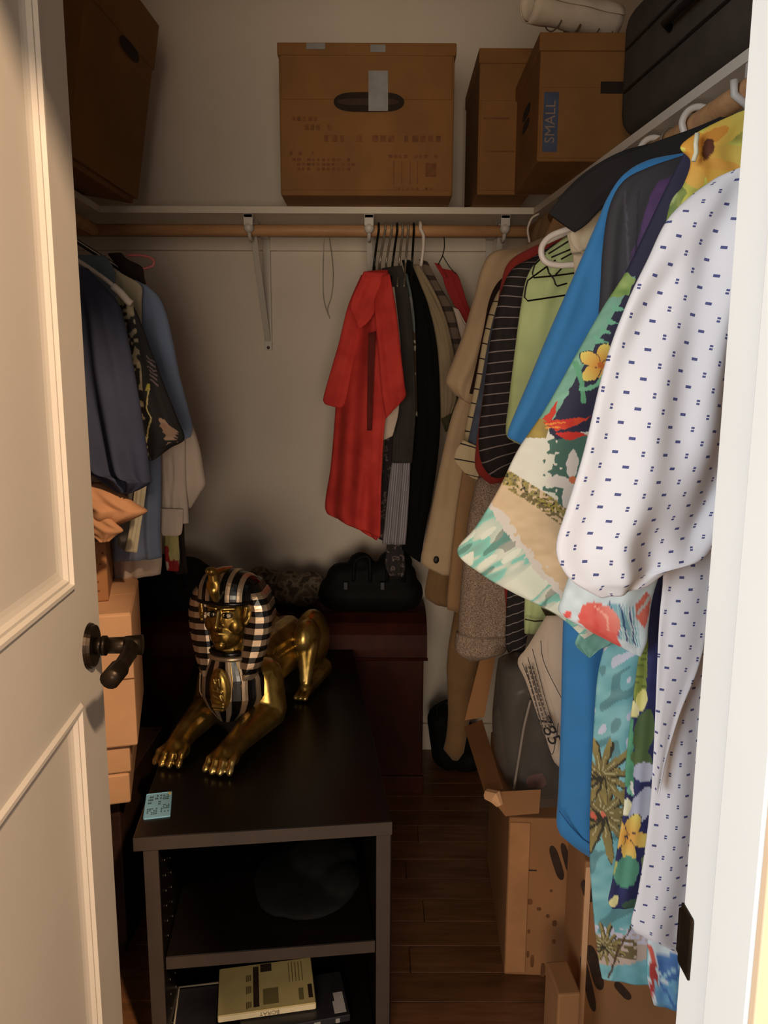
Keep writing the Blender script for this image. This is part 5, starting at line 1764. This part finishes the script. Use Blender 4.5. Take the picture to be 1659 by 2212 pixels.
t = garment('button_shirt', 960, 585, 2.42, 'bright red shirt at the far right of the back rod', 'shirt', GB)
cloth('shirt_body', [(940, 572, 952, 580), (954, 592, 984, 588), (962, 620, 998, 618), (976, 650, 1008, 650), (988, 672, 1020, 680), (1000, 700, 1040, 720), (1010, 800, 1050, 800)], 2.375, fabric('deep_red_cotton', c(158, 34, 34), .08), t, thick=.014, fold=.005)
cloth('collar', [(938, 568, 950, 570), (946, 582, 962, 590), (956, 598, 968, 600)], 2.36, fabric('deep_red_cotton', c(158, 34, 34), .08), t, thick=.006, nr=12, nc=10)
t = garment('scarf', 850, 1180, 2.33, 'brown patterned scarf hanging lowest below the plaid shirt', 'scarf', GB)
cloth('scarf_end', [(846, 1040, 862, 1040), (838, 1150, 874, 1150), (834, 1190, 872, 1185), (832, 1222, 876, 1225), (842, 1244, 870, 1246)], 2.30, M_flo.m, t, thick=.020, fold=.008, k=2)

# hanger hooks over the back rod
hook_labels = ['dark wire hanger at the left end of the crowded hooks, carrying the red shirt', 'second hanger hook from the left above the back garments', 'third hanger hook from the left above the back garments', 'fourth hanger hook from the left above the back garments', 'fifth hanger hook from the left above the back garments', 'sixth hanger hook from the left above the back garments', 'seventh hanger hook from the left above the back garments']
for i, (xt, xb, m_) in enumerate(((818, 808, M_wireb), (832, 820, M_wire), (846, 834, M_wire), (858, 848, M_wireb), (870, 862, M_wire), (882, 876, M_wire), (894, 890, M_wireb))):
    p0, p1 = P(xt, 486, 2.275), P(xb, 570, 2.24)
    h_ = thing('clothes_hanger', hook_labels[i], 'hanger', p0, 'hanger hooks on the back rod')
    c0 = Vector((p0.x, 2.29, rz))
    hook = [c0 + Vector((0, -math.cos(a_) * .0205, math.sin(a_) * .0205)) for a_ in np.linspace(R(215), R(-10), 10)] + [c0.lerp(p1, .5) + Vector((0, -.012, 0)), p1]
    tube('hook', smoothpath(hook, 2), .0034, m_, h_, 8)
    tube('hanger_bar', smoothpath([p1 + Vector((-.006, -.10, -.075)), p1 + Vector((-.003, -.05, -.035)), p1, p1 + Vector((.003, .06, -.035)), p1 + Vector((.01, .13, -.08))], 4), .003, m_, h_, 6)
h_ = garment('clothes_hanger', 912, 500, 2.28, 'white plastic hanger hook at the right end of the crowd on the back rod', 'hanger', 'hanger hooks on the back rod')
c0 = Vector((P(908, 490, 2.28).x, 2.29, rz))
tube('hook', smoothpath([c0 + Vector((0, -math.cos(a_) * .022, math.sin(a_) * .022)) for a_ in np.linspace(R(215), R(0), 10)] + [P(915, 510, 2.265), P(913, 548, 2.265), P(909, 575, 2.27)], 2), .005, M_plas, h_, 8)
h_ = garment('clothes_hanger', 958, 540, 2.30, 'thin wire hanger holding the bright red shirt', 'hanger', 'hanger hooks on the back rod')
px_tube('wire', [(958, 498), (960, 530), (956, 552), (946, 572)], 2.34, .0016, M_wireb, h_, True, 6)
px_tube('wire', [(956, 552), (970, 575), (985, 592)], 2.34, .0016, M_wireb, h_, True, 6)

# ================================================================ garments on the left rod
M_navy = fabric('slate_navy_cotton', c(60, 65, 84), .08)
t = garment('button_shirt', 170, 575, 1.46, 'slate navy shirt hanging nearest the door edge', 'shirt', GL)
cloth('shirt_body', [(110, 570, 190, 580), (100, 600, 226, 620), (100, 650, 258, 660), (100, 740, 278, 740), (100, 840, 298, 850), (110, 940, 314, 950), (130, 1000, 325, 1030), (190, 1020, 326, 1042), (230, 1048, 305, 1056), (254, 1064, 282, 1066)], 1.45, M_navy, t, thick=.030, fold=.014, k=2.4, nr=70, nc=44)
cloth('hem_inside', [(255, 1010, 320, 1000), (258, 1030, 324, 1030), (262, 1046, 320, 1046)], 1.475, fabric('navy_inside', c(52, 54, 70), .1), t, thick=.004, nr=12, nc=12)


def leafp(p, out):
    x, y = p[:, 0], p[:, 1]
    out = np.ones((len(p), 3)) * np.array([26, 24, 24])
    n1 = vnoise(x / 7, y / 7)
    m = (x < np.interp(y, [640, 720, 800, 980], [286, 298, 308, 322])) & (n1 > .52)
    out[m] = np.stack([96 + 90 * n1, 88 + 84 * n1, 66 + 74 * n1], 1)[m]
    return out


lp_ = Print((26, 24, 24)).fn(leafp)
for i in range(5):
    lp_.poly([(346 + i * 4, 905 + i * 14), (352 + i * 4, 900 + i * 13), (388, 934 + i * 5), (372, 938 + i * 4)], (150, 118, 98), (176, 144, 122))
for i in range(6):
    lp_.line([(318 + i * 2, 770 + i * 10), (334 + i * 2, 782 + i * 10)], 2.5, (120, 100, 104))
lp_.line([(326, 840), (320, 880), (330, 905), (318, 950)], 3, (206, 192, 130)).ell(322, 836, 4, 8, 20, (176, 168, 70))
t = garment('print_shirt', 275, 660, 1.56, 'black shirt with pale leaf prints behind the slate navy one', 'shirt', GL)
cloth('sleeve', [(262, 640, 284, 650), (266, 690, 302, 690), (270, 760, 326, 755), (280, 840, 356, 835), (290, 900, 384, 905), (300, 950, 398, 948), (312, 978, 368, 968), (326, 996, 338, 990)], 1.55, M_print, t, thick=.018, fold=.005, k=1.3, nr=150, nc=80, paint=lp_)
cloth('shirt_body', [(200, 660, 280, 660), (200, 800, 300, 800), (210, 980, 318, 980)], 1.58, M_blk, t, thick=.012)
h_ = garment('clothes_hanger', 200, 590, 1.50, 'white plastic hanger arm sloping out from behind the door', 'hanger')
px_tube('hanger_bar', [(120, 535), (170, 564), (220, 598), (250, 622), (265, 638)], 1.52, .0042, M_plas, h_)
px_tube('hanger_end', [(244, 618), (262, 634), (276, 650), (284, 656)], 1.52, .0075, M_plas, h_)
px_tube('bar_clip', [(180, 584), (178, 600)], 1.52, .003, M_plas, h_, False)
M_tea = fabric('dusty_teal_cotton', c(96, 112, 124), .08)
t = garment('button_shirt', 200, 560, 1.66, 'dusty teal shirt shoulder above the white hanger arm', 'shirt', GL)
cloth('shirt_body', [(140, 555, 228, 552), (140, 572, 246, 582), (150, 600, 250, 620), (160, 700, 252, 690), (170, 800, 254, 800)], 1.65, M_tea, t, thick=.018, fold=.004)
t = garment('button_shirt', 270, 590, 1.70, 'cream shirt shoulder beside the dusty teal one', 'shirt', GL)
cloth('shirt_body', [(244, 582, 262, 590), (246, 610, 304, 616), (248, 650, 306, 652), (252, 700, 306, 704), (256, 780, 306, 780)], 1.685, fabric('cream_linen', c(184, 172, 144), .06), t, thick=.016, fold=.004)
M_lbl = fabric('light_blue_oxford', c(124, 140, 168), .06)
t = garment('button_shirt', 305, 610, 1.74, 'light blue shirt with its sleeve along the bare wall', 'shirt', GL)
cloth('sleeve', [(292, 604, 322, 620), (300, 640, 344, 642), (302, 690, 360, 680), (306, 740, 374, 740), (320, 810, 388, 810), (346, 880, 406, 880), (372, 926, 416, 922), (390, 952, 412, 944)], 1.735, M_lbl, t, thick=.026, fold=.007, k=1.3, nr=60, nc=34)
cloth('shirt_body', [(260, 640, 330, 640), (250, 900, 345, 900), (244, 1050, 348, 1050), (243, 1160, 346, 1160), (244, 1212, 350, 1204)], 1.745, M_lbl, t, thick=.020, fold=.008, k=2.2, nr=50)
M_wht = fabric('white_poplin', c(212, 194, 176), .04)
t = garment('button_shirt', 350, 640, 1.85, 'white long-sleeved shirt with a bent cuff below the light blue sleeve', 'shirt', GL)
cloth('sleeve', [(310, 760, 345, 760), (335, 870, 385, 870), (350, 920, 414, 915), (350, 980, 432, 970), (350, 1010, 440, 1018), (356, 1040, 444, 1046), (370, 1066, 432, 1066), (398, 1092, 412, 1098)], 1.83, M_wht, t, thick=.030, fold=.006, k=1.2, nr=60)
cloth('forearm', [(342, 970, 400, 950), (344, 1040, 402, 1040), (347, 1095, 406, 1092), (348, 1130, 408, 1130)], 1.80, M_wht, t, thick=.020, fold=.007, k=2.2, nr=50)
cloth('cuff', [(346, 1098, 396, 1100), (347, 1130, 395, 1130), (348, 1150, 392, 1152), (352, 1157, 384, 1158)], 1.782, M_wht, t, thick=.012, fold=.002, nr=24)
t = garment('t_shirt', 300, 660, 1.80, 'white T-shirt showing only as a hem under the light blue shirt', 'shirt', GL)
cloth('shirt_body', [(250, 900, 345, 900), (246, 1100, 348, 1100), (245, 1210, 350, 1204), (247, 1253, 347, 1240)], 1.79, M_wht, t, thick=.014, fold=.005, k=2)
t = garment('button_shirt', 290, 900, 1.60, 'pale yellow shirt edge below the slate navy hem', 'shirt', GL)
cloth('shirt_edge', [(296, 1000, 322, 1000), (290, 1060, 316, 1056), (281, 1130, 306, 1126), (270, 1190, 296, 1194)], 1.61, fabric('pale_yellow_cotton', c(206, 196, 166), .06), t, thick=.010, fold=.003)
cloth('shirt_inside', [(262, 1000, 300, 1000), (256, 1100, 288, 1100), (254, 1180, 274, 1190)], 1.625, fabric('grey_lining', c(104, 100, 94), .1), t, thick=.006)
frp = Print((180, 170, 116)).ell(372, 1180, 14, 26, 10, (196, 184, 120), (170, 160, 100)).poly([(354, 1180), (362, 1176), (368, 1208), (388, 1210), (388, 1236), (360, 1236)], (164, 26, 28), (140, 20, 24)).ell(360, 1222, 5, 10, 0, (190, 170, 150))
t = garment('print_shirt', 370, 1000, 1.90, 'red and cream fruit print hem below the white cuff', 'shirt', GL)
cloth('shirt_tail', [(350, 1000, 392, 1000), (354, 1140, 386, 1140), (356, 1200, 388, 1200), (360, 1232, 386, 1234)], 1.87, M_print, t, thick=.010, fold=.002, nr=90, nc=30, paint=frp)
t = garment('long_coat', 390, 1000, 1.94, 'black coat edge beside the fruit print hem', 'coat', GL)
cloth('coat_edge', [(340, 900, 398, 900), (360, 1140, 398, 1140), (370, 1200, 402, 1200), (380, 1240, 406, 1238)], 1.93, fabric('black_brown_wool', c(46, 36, 30), .12), t, thick=.016)
t = garment('button_shirt', 285, 560, 1.80, 'dark brown collar sticking up beside the pink hanger', 'shirt', GL)
cloth('collar', [(232, 548, 262, 546), (250, 572, 276, 560), (262, 590, 306, 576), (280, 604, 312, 600), (298, 612, 316, 614)], 1.79, fabric('dark_brown_cotton', c(48, 36, 32), .15), t, thick=.012, fold=.004, nr=24, nc=16)
h_ = garment('clothes_hanger', 300, 570, 1.80, 'pink plastic hanger with a looped end on the left rod', 'hanger')
px_tube('hanger_loop', [(264, 598), (290, 586), (312, 580), (330, 574), (331, 562), (318, 554), (295, 551), (274, 552)], 1.80, .0032, plain('pink_plastic', c(196, 112, 106), .4), h_)
for i, (xt, xb, m_, lb) in enumerate(((246, 262, M_wireb, 'dark wire hook left of the pink hanger on the left rod'), (251, 266, M_plas, 'pale hook between two dark ones on the left rod'), (259, 270, M_wireb, 'dark hook nearest the wall side, above the dark brown collar'))):
    dd = 1.74 + .05 * i
    q = P(xb, 585, dd)
    h_ = thing('clothes_hanger', lb, 'hanger', q, 'hooks on the left rod')
    c0 = Vector((XRL, dd, RZ2))
    hook = [c0 + Vector((-math.cos(a_) * .021, 0, math.sin(a_) * .021)) for a_ in np.linspace(R(215), R(-10), 10)] + [c0 + Vector((.012, 0, -.04)), q]
    tube('hook', smoothpath(hook, 2), .003, m_, h_, 8)

# ================================================================ floor on the left: cartons and brown paper behind the door


def carton2(name, lo, hi, label, mat, rot=0.0, group=None, extra=None):
    w, dp, h = hi[0] - lo[0], hi[1] - lo[1], hi[2] - lo[2]
    t = carton(((lo[0] + hi[0]) / 2, (lo[1] + hi[1]) / 2, lo[2]), (w, dp, h), label, rot, mat=mat, group=group)
    box('top_flap', (-w / 2 + .002, -dp / 2 + .002, h - .001), (w / 2 - .002, -.001, h + .003), mat, t, local=True)
    box('top_flap', (-w / 2 + .002, .001, h - .001), (w / 2 - .002, dp / 2 - .002, h + .003), mat, t, local=True)
    return t, (w, dp, h)


GLX = 'cartons stacked behind the door'


def side_carton(px_r, d0, w, dp, z0, z1, rot, label, mat):
    """carton whose front right bottom corner projects at px_r"""
    q = P(px_r, 1500, d0)
    ca_, sa_ = math.cos(rot), math.sin(rot)
    off = Vector((ca_ * (-w / 2) - sa_ * (dp / 2), sa_ * (-w / 2) + ca_ * (dp / 2), 0))
    t = carton((q.x + off.x, d0 + off.y, z0), (w, dp, z1 - z0), label, rot, mat=mat, group=GLX)
    h = z1 - z0
    box('top_flap', (-w / 2 + .002, -dp / 2 + .002, h - .001), (w / 2 - .002, -.001, h + .003), mat, t, local=True)
    box('top_flap', (-w / 2 + .002, .001, h - .001), (w / 2 - .002, dp / 2 - .002, h + .003), mat, t, local=True)
    return t, (w, dp, h)


zA = P(260, 1610, 1.50).z
zB = P(260, 1322, 1.50).z
t, s_ = side_carton(292, 1.50, .30, .30, zA, zB - .004, R(15), 'tan box with a tape seam behind the door, second from the top', M_cardp)
zs_m = P(260, 1465, 1.50).z - zA
printed('tape_seam', [rect(-s_[0] / 2, zs_m - .0012, s_[0] / 2, zs_m + .0012)], front_M(t, s_), M_ink2, t)
zC = P(220, 1172, 1.58).z
t, s_ = side_carton(247, 1.58, .26, .22, zB, zC, R(17), 'speckled brown box behind the door, topmost of its stack', M_card2)
rn = random.Random(5)
printed('specks', [rect(x_, y_, x_ + .005, y_ + .003) for x_, y_ in [(rn.uniform(-.02, s_[0] / 2 - .008), rn.uniform(.01, s_[2] - .01)) for _ in range(26)]], front_M(t, s_), M_ink2, t)
zD = P(260, 1735, 1.51).z
zD2 = P(260, 1668, 1.51).z
t, s_ = side_carton(274, 1.51, .28, .28, zD2, zA - .0045, R(15), 'thin tan box under the taped one behind the door', M_cardp)
t, s_ = side_carton(270, 1.512, .28, .27, zD, zD2 - .0045, R(15), 'thinner tan box with a worn edge, lowest of the cardboard behind the door', M_cardp)
M_stand = wood('shade_dark_wood', c(40, 24, 16), c(66, 40, 26), (1, 12, 12), .55)  # made-up stand, its dark wood colour stands in for shade below the boxes
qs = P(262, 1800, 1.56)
sd = thing('added_stand', 'made-up stand carrying the boxes behind the door, coloured dark for the shade there', 'cabinet', (qs.x - .16, 1.72, 0))
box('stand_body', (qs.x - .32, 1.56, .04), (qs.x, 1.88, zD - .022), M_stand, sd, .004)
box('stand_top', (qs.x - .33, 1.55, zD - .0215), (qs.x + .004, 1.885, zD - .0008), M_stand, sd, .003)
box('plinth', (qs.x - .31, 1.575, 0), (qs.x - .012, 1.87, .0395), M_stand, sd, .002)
M_kraft = plain('kraft_paper', c(196, 142, 100), .8, var=.10, vscale=24, bump=.3, bscale=40)
t = garment('wrapping_paper', 250, 1100, 1.5, 'crumpled brown wrapping paper sticking out on top of the stacked boxes', 'paper')
cloth('paper_sheet', [(150, 1044, 226, 1042), (150, 1062, 262, 1066), (150, 1082, 296, 1090), (160, 1096, 318, 1104), (170, 1112, 296, 1118), (190, 1126, 262, 1132), (210, 1138, 240, 1140)], 1.47, M_kraft, t, thick=.030, fold=.010, k=1.6, nr=30, nc=30, wr=.006)
cloth('paper_flap', [(160, 1112, 232, 1114), (160, 1128, 250, 1130), (180, 1146, 266, 1146), (202, 1160, 252, 1156), (216, 1172, 236, 1170)], 1.445, M_kraft, t, thick=.016, fold=.006, nr=24, nc=20, wr=.004)

# ================================================================ floor on the right
GRX = 'cartons on the floor under the right rod'


def slab(name, q, th, mat, parent, label=None):
    """flat stiff sheet through four points with real thickness"""
    q = [Vector(p) for p in q]
    nrm = (q[1] - q[0]).cross(q[3] - q[0]).normalized() * th / 2
    bm = bm_new()
    a = [bm.verts.new(p + nrm) for p in q]
    b = [bm.verts.new(p - nrm) for p in q]
    bm.faces.new(a)
    bm.faces.new(b[::-1])
    for i in range(4):
        bm.faces.new((a[i], a[(i + 1) % 4], b[(i + 1) % 4], b[i]))
    return link(name, bm_mesh(bm, name), mat, parent, label=label)


# box A: stands on end, front face towards the doorway
fa = PZ(1098, 2108, 0)
top_z = P(1115, 1768, fa.y).z
wA = P(1243, 1900, fa.y).x - P(1100, 1900, fa.y).x
szA = (wA, .42, top_z)
bA = carton((fa.x + wA / 2, fa.y + .21, 0), szA, 'brown box standing on end with its top flaps open, beside the floor boards', rot=R(-2.5), mat=M_card2, group=GRX)
FA = front_M(bA, szA)
k = wA / 143.0
ax = lambda px: (px - 1171) * k
az = lambda py: (2108 - py) * szA[2] / 340.0
printed('tape_seam', [rect(ax(1104), az(1879), ax(1162), az(1876))], FA, M_ink, bA)
box('corner_strip', (-wA / 2 + .002, -.2135, .01), (-wA / 2 + .046, -.2095, top_z - .01), plain('paler_cardboard', c(182, 130, 84), .8), bA, .001, 1, local=True, label='paler strip down its left edge')


def hole(px, py, w, h, ang):
    ca_, sa_ = math.cos(ang), math.sin(ang)
    return [(ax(px) + x_ * ca_ - y_ * sa_, az(py) + x_ * sa_ + y_ * ca_) for x_, y_ in ellipse_plate(w, h, taper=.5)]


printed('hand_hole', [hole(1204, 1860, .085, .018, R(-72)), hole(1224, 1850, .075, .014, R(-74))], FA, M_ink, bA, 'dark printed hand hole')
rn = random.Random(9)
shp = []
for px, py, w_, h_ in ((1150, 1945, 12, 14), (1170, 1960, 10, 8), (1190, 1975, 8, 8), (1205, 1990, 10, 14), (1195, 1920, 6, 6), (1150, 2010, 6, 10), (1205, 2030, 8, 10), (1160, 2075, 8, 30), (1184, 2095, 10, 36), (1150, 2060, 6, 16)):
    shp.append([(ax(px) + x_, az(py) + y_) for x_, y_ in ellipse_plate(w_ * k, h_ * k)])
printed('printed_marks', shp, FA, M_ink2, bA, 'brown printed marks')
# open flaps of box A
sl = lambda nm, q, lb=None: slab(nm, q, .004, M_card2, bA, lb)
zf = top_z
fr = bA.location
sl('front_flap', [P(1050, 1712, fa.y - .010), P(1168, 1706, fa.y - .010), P(1164, 1757, fa.y - .045), P(1092, 1763, fa.y - .045)])
sl('side_flap', [P(1048, 1716, fa.y), P(1086, 1702, fa.y + .01), P(1042, 1556, fa.y + .36), P(1003, 1572, fa.y + .36)])
bm = bm_new()
tube_into(bm, [P(1052, 1716, fa.y - .004), P(1072, 1722, fa.y - .02), P(1080, 1740, fa.y - .028)], [.012, .016, .008], 8)
link('torn_edge', bm_mesh(bm, 'torn_edge'), M_cardp, bA)
t = thing('cardboard_sheet', 'long narrow cardboard piece leaning up from the open box', 'cardboard', P(1022, 1560, fa.y + .38))
slab('sheet', [P(1003, 1556, fa.y + .37), P(1046, 1548, fa.y + .37), P(1070, 1418, fa.y + .40), P(1040, 1410, fa.y + .40)], .006, M_card2, t)
# brown roll of paper or cloth standing behind it
t = garment('folded_trousers', 1040, 600, 2.10, 'long tan trousers hanging lowest, down beside the black bag', 'trousers', GR)
cloth('trouser_leg', [drape(2.09, 20), (1090, 760, 1150, 760), (1040, 980, 1100, 980), (1004, 1200, 1070, 1200), (968, 1400, 1044, 1400), (966, 1480, 1036, 1480), (968, 1540, 1018, 1540), (964, 1590, 1008, 1590), (958, 1618, 1002, 1625), (966, 1634, 1000, 1640), (976, 1640, 990, 1642)], 2.09, M_och, t, thick=.026, fold=.004, k=1)
# clear plastic sack standing on box A, with something pink inside
M_clear = NT('clear_plastic')
M_clear.base(c(196, 190, 182))
M_clear.set(Roughness=.18, Alpha=1.0)
M_clear.b.inputs['Transmission Weight'].default_value = .86
M_clear.b.inputs['IOR'].default_value = 1.12
M_clear.bump(M_clear.noise(9, 3), .5, .01)
t = thing('plastic_sack', 'clear plastic sack standing in the open box', 'sack', (fr.x + .05, fr.y + .05, zf + .002))
cloth('sack_skin', [(1076, 1430, 1150, 1415), (1070, 1480, 1190, 1480), (1064, 1560, 1220, 1560), (1072, 1640, 1230, 1640), (1098, 1700, 1236, 1700), (1110, 1712, 1230, 1716)], fa.y + .12, M_clear.m, t, thick=.075, fold=.008, k=1.5, nr=40, nc=24)
cloth('sack_contents', [(1086, 1450, 1160, 1440), (1090, 1560, 1205, 1560), (1100, 1640, 1216, 1640), (1116, 1700, 1216, 1700)], fa.y + .13, fabric('dark_taupe_cloth', c(72, 62, 54), .25), t, thick=.045, fold=.008, k=1.5)
cloth('pink_thing', [(1140, 1676, 1172, 1670), (1136, 1690, 1180, 1690), (1142, 1700, 1172, 1702)], fa.y + .055, fabric('dull_pink', c(140, 70, 72), .1), t, thick=.010, nr=12, nc=12)
px_tube('painted_highlight', [(1146, 1512), (1132, 1570), (1122, 1630), (1110, 1704)], fa.y + .035, .003, plain('plastic_glint', c(150, 140, 128), .25), t)  # pale tube stands in for the highlight running down the plastic
# white printed card sheet leaning over the sack
M_sheet = plain('white_card', c(206, 186, 164), .6, var=.03)
dS = 1.40
q = [(1196, 1330), (1118, 1428), (1150, 1500), (1170, 1560), (1198, 1640), (1226, 1664)]
t = thing('card_sheet', 'bowed white card printed with a number, behind the blue T-shirt', 'card', P(1210, 1664, dS))
cloth('sheet', [(1180, 1330, 1330, 1330, 1.44, 1.36), (1140, 1396, 1330, 1400, 1.44, 1.36), (1118, 1428, 1330, 1440, 1.44, 1.36), (1135, 1470, 1330, 1480, 1.43, 1.36), (1163, 1550, 1330, 1560, 1.42, 1.35), (1186, 1618, 1330, 1620, 1.41, 1.34), (1200, 1650, 1330, 1652, 1.40, 1.33), (1220, 1662, 1330, 1664, 1.39, 1.33)], dS, M_sheet, t, thick=.003, fold=.0, wr=0, nr=30, nc=12)
M_pen = plain('pen_black', c(30, 26, 26), .7)


def dsheet(px):
    return float(np.interp(px, [1118, 1200, 1330], [1.425, 1.385, 1.33]))


for s_ in ([(1150, 1402), (1160, 1440), (1175, 1500), (1192, 1556), (1212, 1604)], [(1168, 1384), (1172, 1420), (1186, 1456), (1216, 1514)], [(1128, 1432), (1150, 1490), (1168, 1556), (1190, 1628), (1200, 1604), (1206, 1562)], [(1140, 1420), (1160, 1490), (1180, 1545), (1202, 1582)]):
    px_tube('printed_line', [(x_, y_, dsheet(x_) - .0075) for x_, y_ in s_], dS, .0007, M_pen, t, True, 5)
dn = (P(1197, 1604, dsheet(1197)) - P(1168, 1546, dsheet(1168)))
ac = P(1210, 1560, dsheet(1210)) - P(1185, 1575, dsheet(1185))
NM = frame_M((P(1168, 1548, dsheet(1168)) + P(1196, 1600, dsheet(1196))) / 2 + Vector((.002, -.0085, 0)), dn, ac)
link('number', text_mesh('785', .040, NM, .0003), M_pen, t)
NM2 = frame_M(P(1162, 1500, dsheet(1162)) + Vector((0, -.0085, 0)), P(1175, 1540, 1.4) - P(1150, 1450, 1.415), ac)
bm = bm_new()
rn = random.Random(2)
for j in range(3):
    x_ = -.06
    while x_ < .06:
        l_ = rn.uniform(.004, .012)
        flat(bm, rect(x_, -.012 + j * .007, x_ + l_, -.0085 + j * .007), NM2, .0002)
        x_ += l_ + .003
link('small_print', bm_mesh(bm, 'small_print'), plain('pen_grey', c(90, 80, 72), .8), t)

# box B and C, nearer
dB = 1.355
fb = Vector((P(1250, 2150, dB).x, dB, 0))
szB = (.34, .135, P(1300, 1862, dB).z)
bB = carton((fb.x + szB[0] / 2, dB + .0675, 0), szB, 'brown box standing right of the open-topped one, under the palm print hem', mat=M_card2, group=GRX)
FB = front_M(bB, szB)
cB = fb.x + szB[0] / 2


def bxz(px, py):
    p = P(px, py, fb.y)
    return p.x - cB, p.z


def hole2(px, py, w, h, ang):
    x0, z0 = bxz(px, py)
    ca_, sa_ = math.cos(ang), math.sin(ang)
    return [(x0 + x_ * ca_ - y_ * sa_, z0 + x_ * sa_ + y_ * ca_) for x_, y_ in ellipse_plate(w, h, taper=.5)]


printed('hand_hole', [hole2(1285, 2090, .105, .022, R(-74)), hole2(1270, 2125, .130, .016, R(-76)), hole2(1345, 2140, .05, .016, R(-50)), hole2(1268, 1925, .05, .018, R(-70))], FB, M_ink, bB, 'dark printed hand hole')
box('corner_strip', (-szB[0] / 2 + .001, -.0710, .01), (-szB[0] / 2 + .012, -.0670, szB[2] - .01), M_cardp, bB, .001, 1, local=True)
# small box at the bottom edge
cc = P(1203, 2150, 1.26)
szC = (.044, .085, max(.05, cc.z))
bC = carton((cc.x + .022, 1.26 + .045, 0), szC, 'small brown box on the floor in front of the standing boxes', rot=R(4), mat=M_card2, group=GRX)
printed('printed_marks', [rect(-.012, .01, -.006, .05)], front_M(bC, szC), M_ink, bC)
